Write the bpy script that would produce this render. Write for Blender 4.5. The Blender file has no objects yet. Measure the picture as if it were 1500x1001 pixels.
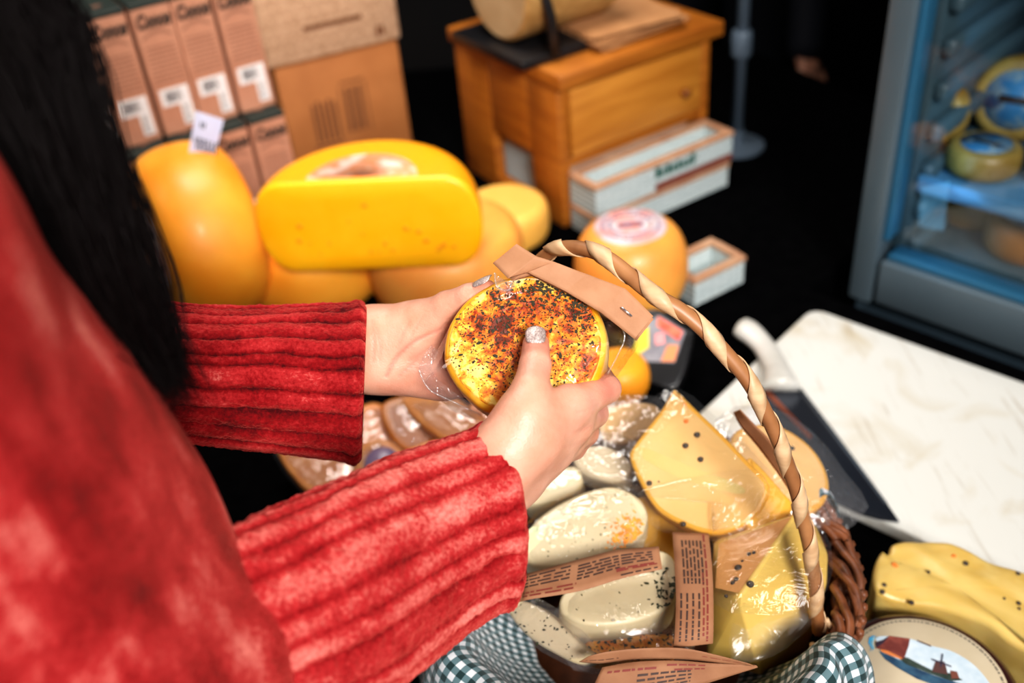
import bpy, bmesh, math, random
import numpy as np
from mathutils import Vector, Matrix, noise
sc = bpy.context.scene
col = sc.collection
rnd = random.Random(7)
V3 = lambda *a: np.array(a, dtype=float)

# ------------------------------------------------------------------ camera
F = 1458.0
CAM = V3(0, 0, 1.52)
_up = V3(-200, 2000, 1458.); _up /= np.linalg.norm(_up)
_f = V3(0, 0, -1); _Y = _f-(_f@_up)*_up; _Y /= np.linalg.norm(_Y); _X = np.cross(_Y, _up)
ROT = np.array([_X, _Y, _up])
def ray(px, py): return ROT@V3((px-750)/F, -(py-500.5)/F, -1)
def at(px, py, d): return CAM+ray(px, py)*d
def atz(px, py, z):
    r = ray(px, py); return CAM+r*((z-CAM[2])/r[2])
def atplane(px, py, o, n):
    r = ray(px, py); return CAM+r*(((o-CAM)@n)/(r@n))
def atv(px, py, o, ang):
    a = math.radians(ang); return atplane(px, py, o, V3(-math.sin(a), math.cos(a), 0))
def unit(v): v = np.asarray(v, float); return v/np.linalg.norm(v)
cd = bpy.data.cameras.new('camera'); cam = bpy.data.objects.new('camera', cd); col.objects.link(cam)
m = Matrix([list(ROT[i])+[CAM[i]] for i in range(3)]+[[0, 0, 0, 1]])
cam.matrix_world = m
cd.lens = 35.0; cd.sensor_width = 36.0; cd.clip_start = 0.01
cd.dof.use_dof = True; cd.dof.focus_distance = 0.605; cd.dof.aperture_fstop = 4.0
sc.camera = cam
sc.view_settings.view_transform = 'Standard'
try: sc.view_settings.look = 'Medium High Contrast'; sc.view_settings.exposure = -.72
except Exception as e: print('LOOK', e)
sc.cycles.transparent_max_bounces = 24
sc.cycles.max_bounces = 8
sc.cycles.use_denoising = True

# ------------------------------------------------------------------ materials
def S2(c):
    return tuple(((x/255.)/12.92 if x/255. <= .04045 else ((x/255.+.055)/1.055)**2.4) for x in c)+(1,)
class N:
    def __init__(s, name):
        s.m = bpy.data.materials.new(name); s.m.use_nodes = True; s.t = s.m.node_tree; s.t.nodes.clear()
        s.out = s.n('ShaderNodeOutputMaterial')
    def n(s, typ, **kw):
        x = s.t.nodes.new(typ)
        for k, v in kw.items():
            if k in x.inputs: x.inputs[k].default_value = v
            else: setattr(x, k, v)
        return x
    def l(s, a, b): s.t.links.new(a, b)
def mat(name, c1, c2=None, c3=None, scale=40, detail=4, rough=.5, rough2=None, bump=0, bscale=200, bdist=.001, lo=.35, hi=.65,
        stretch=None, sub=0, subr=(.02, .01, .005), sheen=0, coat=0, metal=0, emit=None, es=0, spec=.5, dist=0):
    g = N(name)
    b = g.n('ShaderNodeBsdfPrincipled'); g.l(b.outputs[0], g.out.inputs[0])
    tc = g.n('ShaderNodeTexCoord'); co = tc.outputs['Object']
    if stretch:
        mp = g.n('ShaderNodeMapping'); mp.inputs['Scale'].default_value = stretch; g.l(co, mp.inputs[0]); co = mp.outputs[0]
    b.inputs['Base Color'].default_value = S2(c1)
    b.inputs['Roughness'].default_value = rough; b.inputs['Metallic'].default_value = metal
    b.inputs['Specular IOR Level'].default_value = spec
    if c2 or rough2:
        nz = g.n('ShaderNodeTexNoise'); nz.inputs['Scale'].default_value = scale; nz.inputs['Detail'].default_value = detail
        nz.inputs['Distortion'].default_value = dist
        g.l(co, nz.inputs['Vector'])
        if c2:
            r = g.n('ShaderNodeValToRGB'); r.color_ramp.elements[0].position = lo; r.color_ramp.elements[1].position = hi
            r.color_ramp.elements[0].color = S2(c1); r.color_ramp.elements[1].color = S2(c2)
            if c3:
                e = r.color_ramp.elements.new((lo+hi)/2); e.color = S2(c2); r.color_ramp.elements[2].color = S2(c3)
            g.l(nz.outputs[0], r.inputs[0]); g.l(r.outputs[0], b.inputs['Base Color'])
        if rough2:
            mr = g.n('ShaderNodeMapRange'); mr.inputs['To Min'].default_value = rough; mr.inputs['To Max'].default_value = rough2
            mr.inputs['From Min'].default_value = .35; mr.inputs['From Max'].default_value = .65
            g.l(nz.outputs[0], mr.inputs[0]); g.l(mr.outputs[0], b.inputs['Roughness'])
    if bump:
        n2 = g.n('ShaderNodeTexNoise'); n2.inputs['Scale'].default_value = bscale; n2.inputs['Detail'].default_value = 5
        g.l(co, n2.inputs['Vector'])
        bp = g.n('ShaderNodeBump'); bp.inputs['Strength'].default_value = bump; bp.inputs['Distance'].default_value = bdist
        g.l(n2.outputs[0], bp.inputs['Height']); g.l(bp.outputs[0], b.inputs['Normal'])
    if sub:
        b.inputs['Subsurface Weight'].default_value = sub; b.inputs['Subsurface Radius'].default_value = subr
        b.inputs['Subsurface Scale'].default_value = 1.0
    if sheen:
        b.inputs['Sheen Weight'].default_value = sheen; b.inputs['Sheen Roughness'].default_value = .4
    if coat:
        b.inputs['Coat Weight'].default_value = coat; b.inputs['Coat Roughness'].default_value = .15
    if emit:
        b.inputs['Emission Color'].default_value = S2(emit); b.inputs['Emission Strength'].default_value = es
    return g.m
def film_mat(name, base=.05, tint=(1, 1, 1), rough=.08, bump=.6, bscale=60, haze=.04, top=.6):
    g = N(name)
    tr = g.n('ShaderNodeBsdfTransparent'); tr.inputs[0].default_value = tuple(tint)+(1,)
    gl = g.n('ShaderNodeBsdfGlossy'); gl.inputs['Roughness'].default_value = rough
    df = g.n('ShaderNodeBsdfDiffuse'); df.inputs[0].default_value = (.9, .9, .92, 1)
    tc = g.n('ShaderNodeTexCoord'); nz = g.n('ShaderNodeTexNoise'); nz.inputs['Scale'].default_value = bscale; nz.inputs['Detail'].default_value = 3; nz.inputs['Distortion'].default_value = 1.5
    g.l(tc.outputs['Object'], nz.inputs['Vector'])
    bp = g.n('ShaderNodeBump'); bp.inputs['Strength'].default_value = bump; bp.inputs['Distance'].default_value = .004
    g.l(nz.outputs[0], bp.inputs['Height']); g.l(bp.outputs[0], gl.inputs['Normal'])
    lw = g.n('ShaderNodeLayerWeight'); lw.inputs[0].default_value = .35; g.l(bp.outputs[0], lw.inputs['Normal'])
    mr = g.n('ShaderNodeMapRange'); mr.inputs['To Min'].default_value = base; mr.inputs['To Max'].default_value = top
    g.l(lw.outputs['Facing'], mr.inputs[0])
    m1 = g.n('ShaderNodeMixShader'); m1.inputs[0].default_value = haze; g.l(tr.outputs[0], m1.inputs[1]); g.l(df.outputs[0], m1.inputs[2])
    m2 = g.n('ShaderNodeMixShader'); g.l(mr.outputs[0], m2.inputs[0]); g.l(m1.outputs[0], m2.inputs[1]); g.l(gl.outputs[0], m2.inputs[2])
    g.l(m2.outputs[0], g.out.inputs[0])
    return g.m

# ------------------------------------------------------------------ object helpers
ORG = {}
def mk(name, verts, faces, mt, parent=None, origin=None, smooth=True, uv=None, attr=None, sharp=None, local=False):
    v = np.asarray(verts, float)
    if not local:
        if parent is not None: v = v-ORG[parent.name]
        else:
            if origin is None: origin = V3((v[:, 0].min()+v[:, 0].max())/2, (v[:, 1].min()+v[:, 1].max())/2, v[:, 2].min())
            v = v-origin
    me = bpy.data.meshes.new(name)
    me.from_pydata(v.tolist(), [], [list(map(int, f)) for f in faces])
    for mm in (mt if isinstance(mt, (list, tuple)) else [mt]): me.materials.append(mm)
    if smooth:
        me.polygons.foreach_set('use_smooth', [True]*len(me.polygons))
        if sharp: me.set_sharp_from_angle(angle=math.radians(sharp))
    if uv is not None:
        ul = me.uv_layers.new(name='uv'); li = np.zeros(len(me.loops), dtype=np.int32); me.loops.foreach_get('vertex_index', li)
        ul.data.foreach_set('uv', np.asarray(uv, float)[li].ravel())
    if attr is not None:
        for k, arr in attr.items():
            a = me.attributes.new(k, 'FLOAT', 'POINT'); a.data.foreach_set('value', np.asarray(arr, float))
    me.update()
    o = bpy.data.objects.new(name, me); col.objects.link(o)
    if parent is not None:
        o.parent = parent; ORG[o.name] = ORG.get(parent.name, V3(0, 0, 0))
    elif local: ORG[o.name] = V3(0, 0, 0)
    else: o.location = origin; ORG[o.name] = np.array(origin, float)
    return o
def root(name, loc, label, cat, group=None, rz=0):
    o = bpy.data.objects.new(name, None); col.objects.link(o); o.location = loc; o.rotation_euler = (0, 0, rz)
    o.empty_display_size = .02
    ORG[o.name] = np.array(loc, float); tag(o, label, cat, group); return o
def tag(o, label=None, cat=None, group=None, kind=None):
    if label: o['label'] = label
    if cat: o['category'] = cat
    if group: o['group'] = group
    if kind: o['kind'] = kind
    return o
def dup(r, loc, rz=None, label=None, rot=None):
    c = r.copy(); col.objects.link(c); c.location = loc
    if rz is not None: c.rotation_euler = (0, 0, rz)
    if rot is not None: c.rotation_euler = rot
    if label: c['label'] = label
    for ch in list(r.children):
        k = ch.copy(); col.objects.link(k); k.parent = c
        for g in list(ch.children):
            q = g.copy(); col.objects.link(q); q.parent = k
    return c
def join(*parts):
    vs = []; fs = []; o = 0
    for v, f in parts:
        vs.append(np.asarray(v, float)); fs += [[i+o for i in ff] for ff in f]; o += len(v)
    return np.vstack(vs), fs
def box(c, s, bev=0, seg=2, M=None):
    bm = bmesh.new(); bmesh.ops.create_cube(bm, size=1)
    for v in bm.verts: v.co = Vector((v.co.x*s[0], v.co.y*s[1], v.co.z*s[2]))
    if bev: bmesh.ops.bevel(bm, geom=bm.edges[:], offset=bev, segments=seg, affect='EDGES', profile=.5)
    bm.verts.index_update(); v = np.array([list(q.co) for q in bm.verts])+np.array(c); f = [[q.index for q in ff.verts] for ff in bm.faces]; bm.free()
    if M is not None: v = v@np.array(M).T
    return v, f
def lathe(prof, n=64, c=(0, 0, 0), squash=1.0):
    v = []; f = []
    for r, z in prof:
        for k in range(n):
            a = 2*math.pi*k/n; v.append((c[0]+r*math.cos(a), c[1]+r*squash*math.sin(a), c[2]+z))
    m_ = len(prof)
    for i in range(m_-1):
        for k in range(n): f.append([i*n+k, i*n+(k+1) % n, (i+1)*n+(k+1) % n, (i+1)*n+k])
    if prof[0][0] > 1e-5: f.append([k for k in range(n)][::-1])
    if prof[-1][0] > 1e-5: f.append([(m_-1)*n+k for k in range(n)])
    return np.array(v), f
def wheelprof(R, h, e=2.6, n=22, flat=.72):
    p = [(0.0001, 0)]
    for i in range(n+1):
        a = -math.pi/2+math.pi*i/n
        c_, s_ = math.cos(a), math.sin(a)
        x = abs(c_)**(2/e); z = math.copysign(abs(s_)**(2/e), s_)
        p.append((R*(flat+(1-flat)*x), h*(z+1)/2))
    p.append((0.0001, h)); return p
def catmull(P, k=8, closed=False):
    P = [np.asarray(p, float) for p in P]; n = len(P); out = []
    rng = range(n) if closed else range(n-1)
    for i in rng:
        if closed: a, b, c, d = P[i-1], P[i], P[(i+1) % n], P[(i+2) % n]
        else: a, b, c, d = P[max(i-1, 0)], P[i], P[i+1], P[min(i+2, n-1)]
        for j in range(k):
            t = j/k; out.append(.5*((2*b)+(-a+c)*t+(2*a-5*b+4*c-d)*t*t+(-a+3*b-3*c+d)*t**3))
    if not closed: out.append(P[-1])
    return np.array(out)
def frames(P, up=(0, 0, 1)):
    P = np.asarray(P, float); T = np.gradient(P, axis=0); T /= np.linalg.norm(T, axis=1)[:, None]
    n = np.asarray(up, float); n = n-(n@T[0])*T[0]
    if np.linalg.norm(n) < 1e-3: n = np.array([1., 0, 0]); n = n-(n@T[0])*T[0]
    n /= np.linalg.norm(n); Ns = []
    for t in T:
        n = n-(n@t)*t; n /= np.linalg.norm(n); Ns.append(n.copy())
    Ns = np.array(Ns); return T, Ns, np.cross(T, Ns)
def tube(P, r, n=10, caps=True, up=(0, 0, 1), flat=1.0):
    P = np.asarray(P, float); r = np.broadcast_to(np.asarray(r, float), (len(P),))
    T, A, B = frames(P, up); v = []; f = []
    for i in range(len(P)):
        for k in range(n):
            a = 2*math.pi*k/n; v.append(P[i]+r[i]*(math.cos(a)*A[i]*flat+math.sin(a)*B[i]))
    for i in range(len(P)-1):
        for k in range(n): f.append([i*n+k, i*n+(k+1) % n, (i+1)*n+(k+1) % n, (i+1)*n+k])
    if caps: f.append([k for k in range(n)][::-1]); f.append([(len(P)-1)*n+k for k in range(n)])
    return np.array(v), f
class Plane:
    """a real flat plane in the place: origin, normal"""
    def __init__(s, o, n, up=None):
        s.o = np.asarray(o, float); s.n = unit(n)
        u = V3(1, 0, 0) if up is None else np.asarray(up, float)
        s.u = unit(u-(u@s.n)*s.n); s.v = np.cross(s.n, s.u)
    def hit(s, px, py):
        q = atplane(px, py, s.o, s.n)-s.o; return np.array([q@s.u, q@s.v])
    def w(s, p, h=0):
        p = np.asarray(p, float); h = np.asarray(h, float)
        return s.o+p[..., 0:1]*s.u+p[..., 1:2]*s.v+h[..., None]*s.n if p.ndim > 1 else s.o+p[0]*s.u+p[1]*s.v+h*s.n
def ccw(p):
    a = 0
    for i in range(len(p)): a += p[i-1][0]*p[i][1]-p[i][0]*p[i-1][1]
    return p if a > 0 else p[::-1]
def inset(p, d):
    p = np.asarray(p); a = np.roll(p, 1, 0); b = np.roll(p, -1, 0)
    t = b-a; L = np.linalg.norm(t, axis=1)[:, None]; t = t/np.maximum(L, 1e-9)
    nrm = np.stack([-t[:, 1], t[:, 0]], 1); return p+nrm*d
def slab(pl, p2, th, r=.003, rb=None, wob=0, seed=0, k=4):
    """outline p2 on plane pl, body goes th behind the plane, edges rounded by r"""
    p2 = np.array(ccw(list(map(tuple, p2)))); n = len(p2); rb = r if rb is None else rb
    rings = []
    for i in range(k+1):
        a = math.pi/2*i/k; rings.append((r*(1-math.sin(a)), -r*(1-math.cos(a))))
    for i in range(1, 5): rings.append((0, -r-(th-r-rb)*i/5))
    for i in range(k+1):
        a = math.pi/2*i/k; rings.append((rb*(1-math.cos(a)), -(th-rb)-rb*math.sin(a)))
    vs = []; 
    for ins, h in rings:
        q = inset(p2, ins) if ins > 1e-6 else p2.copy()
        if wob:
            for j in range(n):
                w_ = noise.noise(Vector((q[j][0]*60, q[j][1]*60, h*90+seed)))*wob
                q[j] = q[j]*(1+w_)
        vs.append(pl.w(q, np.full(n, h)))
    # concentric rings on the cap so it can carry relief
    caps = []
    c = p2.mean(0); base = inset(p2, r)
    top = []
    for s_ in (.8, .55, .3):
        q = c+(base-c)*s_; top.append(pl.w(q, np.zeros(n)))
    allr = top[::-1]+vs
    v = np.vstack(allr+[pl.w(c, 0.)[None], pl.w(p2.mean(0), -th)[None]]); f = []
    R_ = len(allr)
    for i in range(R_-1):
        for j in range(n): f.append([i*n+j, (i+1)*n+j, (i+1)*n+(j+1) % n, i*n+(j+1) % n])
    for j in range(n):
        f.append([R_*n, j, (j+1) % n]); f.append([R_*n+1, (R_-1)*n+(j+1) % n, (R_-1)*n+j])
    return v, f
def pxpoly(pl, pts, smooth=True, k=6):
    p = [pl.hit(*q) for q in pts]
    return catmull(p, k, True) if smooth else np.array(p)
def decal(name, pl, pts, mt, parent, lift=.0004, smooth=False):
    p = pxpoly(pl, pts, smooth); p = np.array(ccw(list(map(tuple, p))))
    v = pl.w(p, np.full(len(p), lift)); return mk(name, v, [list(range(len(p)))], mt, parent, smooth=False)
def bag(pl, p2, H, low, seed=0, nr=26, crump=.0025, cen=None, pw=3.0, fr=45, k=5):
    """crumpled sheet over the outline p2: height H in the middle falling to low at the outline"""
    p2 = catmull(p2, k, True) if k else np.asarray(p2); n = len(p2); c = p2.mean(0) if cen is None else np.array(cen); v = []; f = []
    for i in range(nr+1):
        t = i/nr
        for j in range(n):
            q = c+(p2[j]-c)*t
            a = noise.noise(Vector((q[0]*fr, q[1]*fr, seed*3.1))); b = noise.noise(Vector((q[0]*fr*2.7, q[1]*fr*2.7, seed*1.7+9)))
            rg = (1-abs(a)*2)*.7+(1-abs(b)*2)*.45
            h = low+(H-low)*(1-t**pw)+crump*rg*(.35+t)
            v.append(pl.w(q, h))
    for i in range(nr):
        for j in range(n): f.append([i*n+j, (i+1)*n+j, (i+1)*n+(j+1) % n, i*n+(j+1) % n])
    return np.array(v), f
def strip(A, B, k=6, nv=5, bow=0):
    A = catmull(A, k); B = catmull(B, k); v = []; f = []
    for i in range(len(A)):
        for j in range(nv+1):
            t = j/nv; v.append(A[i]*(1-t)+B[i]*t)
    n = nv+1
    for i in range(len(A)-1):
        for j in range(nv): f.append([i*n+j, i*n+j+1, (i+1)*n+j+1, (i+1)*n+j])
    return np.array(v), f, A, B
def dashes(A, B, rows, h, lift, u0=.06, u1=.94, seed=1, lw=(.02, .07), gap=.012, across=False, sgn=1):
    """rows of tiny unreadable printed words on the ribbon between curves A and B"""
    r_ = random.Random(seed); v = []; f = []; n = len(A)
    def S(u, t):
        x = min(max(u, 0), .999)*(n-1); i = int(x); fr_ = x-i
        a = A[i]*(1-fr_)+A[min(i+1, n-1)]*fr_; b = B[i]*(1-fr_)+B[min(i+1, n-1)]*fr_
        nn = np.cross(A[min(i+1, n-1)]-A[max(i-1, 0)], b-a); nn = sgn*unit(nn); return a*(1-t)+b*t+nn*lift
    for row in rows:
        t, ua, ub = row; u = ua
        while u < ub:
            w = r_.uniform(*lw); e = min(u+w, ub)
            o = len(v)
            if not across: q = [S(u, t), S(e, t), S(e, t+h), S(u, t+h)]
            else: q = [S(t, u), S(t, e), S(t+h, e), S(t+h, u)]
            v += q; f.append([o, o+1, o+2, o+3]); u = e+gap*r_.uniform(.6, 1.6)
    return np.array(v), f
# ---- implicit surfaces (smooth unions of tapered capsules) meshed by surface nets
def cap(a, b, ra, rb): return ('c', np.asarray(a, float), np.asarray(b, float), ra, rb)
def sdc(p, a, b, ra, rb):
    ab = b-a; L = max(ab@ab, 1e-12); pa = p-a; t = np.clip(pa@ab.astype(np.float32)/L, 0, 1)
    return np.linalg.norm(pa-t[..., None]*ab.astype(np.float32), axis=-1)-(ra+(rb-ra)*t)
def smin(a, b, k):
    h = np.clip(.5+.5*(b-a)/k, 0, 1); return b*(1-h)+a*h-k*h*(1-h)
def surfnet(fn, lo, hi, h):
    lo = np.asarray(lo, float); hi = np.asarray(hi, float)
    ax = [np.arange(lo[i], hi[i]+h, h, dtype=np.float32) for i in range(3)]
    V = np.empty([len(a) for a in ax], dtype=np.float32)
    ch = max(1, int(400000/(len(ax[1])*len(ax[2]))))
    for i in range(0, len(ax[0]), ch):
        g = np.stack(np.meshgrid(ax[0][i:i+ch], ax[1], ax[2], indexing='ij'), -1); V[i:i+ch] = fn(g)
    I = V < 0; nx, ny, nz = V.shape
    cs = [(i, j, k) for i in (0, 1) for j in (0, 1) for k in (0, 1)]
    sl = lambda A, c: A[c[0]:nx-1+c[0], c[1]:ny-1+c[1], c[2]:nz-1+c[2]]
    cnt = sum(sl(I, c).astype(np.int8) for c in cs); act = (cnt > 0) & (cnt < 8); idx = np.argwhere(act)
    acc = np.zeros((len(idx), 3)); num = np.zeros(len(idx))
    cv = {c: V[idx[:, 0]+c[0], idx[:, 1]+c[1], idx[:, 2]+c[2]] for c in cs}
    for a in cs:
        for d in range(3):
            if a[d] == 0:
                b = list(a); b[d] = 1; b = tuple(b); va, vb = cv[a], cv[b]; mk_ = (va < 0) != (vb < 0)
                t = np.where(mk_, va/np.where(va == vb, 1, va-vb), 0)
                p = np.tile(np.array(a, float), (len(idx), 1)); p[:, d] = t; acc[mk_] += p[mk_]; num[mk_] += 1
    P = lo+(idx+acc/num[:, None])*h
    ids = -np.ones(act.shape, dtype=np.int64); ids[act] = np.arange(len(idx)); F_ = []
    for d in range(3):
        e, f2 = [(1, 2), (2, 0), (0, 1)][d]
        A = np.take(I, range(V.shape[d]-1), d); Bm = np.take(I, range(1, V.shape[d]), d)
        q = np.argwhere(A != Bm); q = q[(q[:, e] > 0) & (q[:, f2] > 0) & (q[:, e] < V.shape[e]-1) & (q[:, f2] < V.shape[f2]-1)]
        s = A[q[:, 0], q[:, 1], q[:, 2]]
        def g_(de, df):
            r = q.copy(); r[:, e] -= de; r[:, f2] -= df; return ids[r[:, 0], r[:, 1], r[:, 2]]
        Q = np.stack([g_(1, 1), g_(0, 1), g_(0, 0), g_(1, 0)], 1); Q[~s] = Q[~s][:, ::-1]; F_.append(Q)
    Fc = np.vstack(F_); Fc = Fc[(Fc >= 0).all(1)]
    return P, Fc.tolist()
def relax(v, f, it=2, lam=.5):
    e = set()
    F_ = np.array(f); E_ = np.vstack([F_[:, [0, 1]], F_[:, [1, 2]], F_[:, [2, 3]], F_[:, [3, 0]]])
    for _ in range(it):
        acc = np.zeros_like(v); c = np.zeros(len(v))
        np.add.at(acc, E_[:, 0], v[E_[:, 1]]); np.add.at(acc, E_[:, 1], v[E_[:, 0]]); np.add.at(c, E_[:, 0], 1); np.add.at(c, E_[:, 1], 1)
        v = v*(1-lam)+lam*acc/np.maximum(c, 1)[:, None]
    return v
# ------------------------------------------------------------------ lights
def area(name, loc, tgt, size, power, colr=(1, 1, 1), sy=None):
    d = bpy.data.lights.new(name, 'AREA'); d.size = size; d.energy = power; d.color = colr
    if sy: d.shape = 'RECTANGLE'; d.size_y = sy
    o = bpy.data.objects.new(name, d); col.objects.link(o); o.location = loc
    o.rotation_euler = (Vector(tgt)-Vector(loc)).to_track_quat('-Z', 'Y').to_euler(); return o
area('key_light', (.85, -.45, 2.15), (-.02, .8, .95), .8, 9.0, (1, .97, .94))
area('back_light', (-.15, 1.25, 2.2), (-.2, 1.2, .9), .6, 14, (1, .93, .86)).data.spread = math.radians(120)
area('front_light', (.55, -1.7, 2.7), (-.1, 1.2, .95), .7, 24, (1, .96, .93)).data.spread = math.radians(60)
area('left_soft_light', (-1.3, .9, 2.0), (-.1, .55, 1.1), .5, 3.5, (1, .92, .86))
w = bpy.data.worlds.new('world'); sc.world = w; w.use_nodes = True
w.node_tree.nodes['Background'].inputs[0].default_value = (.55, .62, .75, 1); w.node_tree.nodes['Background'].inputs[1].default_value = .035

# ------------------------------------------------------------------ the setting
m_dark = mat('dark_wall_paint', (26, 21, 20), (16, 14, 16), scale=3, rough=.8)
m_floor = mat('dark_floor', (34, 26, 22), (20, 16, 15), scale=6, rough=.6)
def structure(name, c, s, mt):
    v, f = box(c, s); o = mk(name, v, f, mt, smooth=False); tag(o, kind='structure'); return o
structure('floor', (0, .9, -.02), (6.4, 6.6, .04), m_floor)
structure('wall_back', (0, 4.15, 1.6), (6.4, .1, 3.2), m_dark)
structure('wall_left', (-3.15, .9, 1.6), (.1, 6.4, 3.2), m_dark)
structure('wall_right', (3.15, .9, 1.6), (.1, 6.4, 3.2), m_dark)
structure('ceiling', (0, .9, 3.24), (6.4, 6.6, .06), m_dark)

m_wood = mat('honey_wood', (172, 106, 34), (142, 80, 22), scale=9, detail=6, rough=.45, stretch=(1, 1, 9), lo=.3, hi=.7, bump=.2, bscale=80)
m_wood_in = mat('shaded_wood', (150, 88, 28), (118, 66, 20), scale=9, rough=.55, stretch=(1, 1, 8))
m_legs = mat('table_leg_metal', (70, 70, 74), rough=.4, metal=.7)
TP = [(.95, .22), (.95, .421), (.379, 1.044), (.75, 1.385), (.5, 1.92), (-1.2, 2.0), (-1.3, .43)]
def prism(p, z0, z1):
    n = len(p); v = [(x, y, z0) for x, y in p]+[(x, y, z1) for x, y in p]
    f = [list(range(n))[::-1], list(range(n, 2*n))]+[[i, (i+1) % n, n+(i+1) % n, n+i] for i in range(n)]; return np.array(v), f
tb = root('market_table', (0, 1.0, 0), 'long market counter hidden under a black cloth, carrying all the cheese', 'table')
v, f = prism([(x*.985, y*.985+.015) for x, y in TP], .765, .793); mk('tabletop', v, f, m_wood_in, tb, smooth=False)
for x, y in [(.87, .32), (-1.18, .52), (-1.1, 1.88), (.42, 1.8), (.3, 1.0), (-.4, .42), (.64, 1.38)]:
    v, f = box((x, y, .3825), (.04, .04, .765), .004); mk('leg', v, f, m_legs, tb)
m_cloth = mat('black_cloth', (3, 3, 4), (6, 6, 7), scale=60, rough=1, bump=.3, bscale=900, spec=.02)
# cloth: flat top plus a hanging skirt with soft folds
per = []
for i in range(len(TP)):
    a, b = np.array(TP[i]), np.array(TP[(i+1) % len(TP)]); k = max(2, int(np.linalg.norm(b-a)/.03))
    per += [a+(b-a)*j/k for j in range(k)]
per = np.array(per); nP = len(per)
if sum(per[i-1][0]*per[i][1]-per[i][0]*per[i-1][1] for i in range(nP)) < 0: per = per[::-1]
rings = [(-.01, .8, 0), (.0, .7995, 0), (.004, .796, 0), (.006, .78, .1), (.008, .7, .5), (.01, .55, 1), (.012, .35, 1), (.014, .22, 1)]
v = []; f = []
for off, z, wv in rings:
    q = inset(per, -off)
    for j in range(nP):
        d = math.sin(j*.9)*.008*wv; nn = (q[j]-per[j]); L = np.linalg.norm(nn)+1e-9
        v.append((q[j][0]+nn[0]/L*d, q[j][1]+nn[1]/L*d, z))
for i in range(len(rings)-1):
    for j in range(nP): f.append([i*nP+j, (i+1)*nP+j, (i+1)*nP+(j+1) % nP, i*nP+(j+1) % nP])
f.append(list(range(nP)))
cl = mk('tablecloth', v, f, m_cloth, sharp=50); tag(cl, 'plain black cloth spread over the counter under the cheeses', 'tablecloth')

# ------------------------------------------------------------------ fridge
FO = V3(.446, 1.051, 0); fa = V3(.676, -.737, 0); fb = V3(.737, .676, 0); fz = V3(0, 0, 1)
FA = math.atan2(-.737, .676)
m_fr = mat('grey_fridge_frame', (90, 104, 112), (80, 94, 102), scale=4, rough=.35)
m_frp = mat('grey_fridge_panel', (58, 72, 82), (48, 62, 72), scale=5, rough=.4)
m_fin = mat('fridge_interior', (62, 84, 92), (50, 70, 80), scale=5, rough=.5)
m_shelf = mat('fridge_shelf_wire', (90, 140, 175), rough=.25, metal=.3)
m_blue = mat('blue_glow_seal', (44, 96, 124), rough=.4, emit=(30, 130, 190), es=.012)  # blue glow along the door frame put into the seal's colour and emission
fr = root('display_fridge', FO, 'tall grey glass-door fridge glowing blue inside, behind the counter', 'fridge', rz=FA)
def fbox(name, c, s, mt, parent=fr, bev=.004, **k):
    v, f = box(c, s, bev); return mk(name, v, f, mt, parent, local=True, sharp=40, **k)
W_, D_, H_ = .62, .5, 1.9; zlow = atv(1258, 391, FO, math.degrees(FA))[2]; zb = zlow+.025
fbox('side_panel', (.011, .28, H_/2), (.022, D_-.06, H_), m_fr)
fbox('side_panel', (W_-.011, .28, H_/2), (.022, D_-.06, H_), m_fr)
fbox('back_panel', (W_/2, D_-.012, H_/2), (W_-.05, .02, H_), m_fin)
fbox('top_panel', (W_/2, .25, H_+.011), (W_, D_, .022), m_fr)
fbox('interior_floor', (W_/2, .27, zb-.02), (W_-.05, D_-.08, .03), m_fin)
lp = fbox('lower_panel', (W_/2, .03, (zlow-.03+.04)/2), (W_, .05, zlow-.03-.04), m_frp)
for i in range(5): fbox('vent_slot', (W_/2, .003, .18+i*.05), (.4, .004, .012), m_dark, lp, 0)
dr = fbox('door', (.015, .0, (zb+H_)/2-.03), (.030, .04, H_-zb+.06), m_fr)
fbox('door_rail', (W_/2+.0, .0, zlow), (W_-.07, .04, .06), m_fr, dr); fbox('door_rail', (W_/2, .0, H_-.03), (W_-.1, .04, .06), m_fr, dr)
fbox('door_stile', (W_-.024, .0, (zb+H_)/2-.03), (.048, .04, H_-zb+.06), m_fr, dr)
fbox('door_seal', (.0335, .004, (zb+H_)/2), (.007, .03, H_-zb-.06), m_blue, dr, .001)
fbox('door_seal', (W_/2, .004, zlow+.034), (W_-.08, .03, .007), m_blue, dr, .001)
m_glass = film_mat('fridge_glass', base=.03, rough=.02, bump=0, haze=.0, top=.35)
v = [(.036, -.004, zlow+.03), (W_-.048, -.004, zlow+.03), (W_-.048, -.004, H_-.05), (.036, -.004, H_-.05)]
mk('glass_pane', v, [[0, 1, 2, 3]], m_glass, dr, local=True, smooth=False)
li = fbox('left_liner', (.031, .245, 1.28), (.02, .43, 1.2), m_fin)
for i in range(22):
    z = .80+i*.05; v, f = box((.048, .235, z), (.018, .40, .022), .006); mk('shelf_rib', v, f, m_fin, fr, local=True)
fbox('right_liner', (W_-.045, .27, 1.28), (.02, .4, 1.2), m_fin)
def shelfz(): return atv(1310, 240, FO+fb*.05, math.degrees(FA))[2]
SZ = shelfz()
for z in (SZ, SZ+.33):
    s = fbox('shelf', (W_/2, .034, z-.006), (W_-.085, .012, .022), m_shelf)
    fbox('shelf_glass', (W_/2, .24, z-.004), (W_-.10, .39, .006), m_shelf, s, .001)
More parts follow.
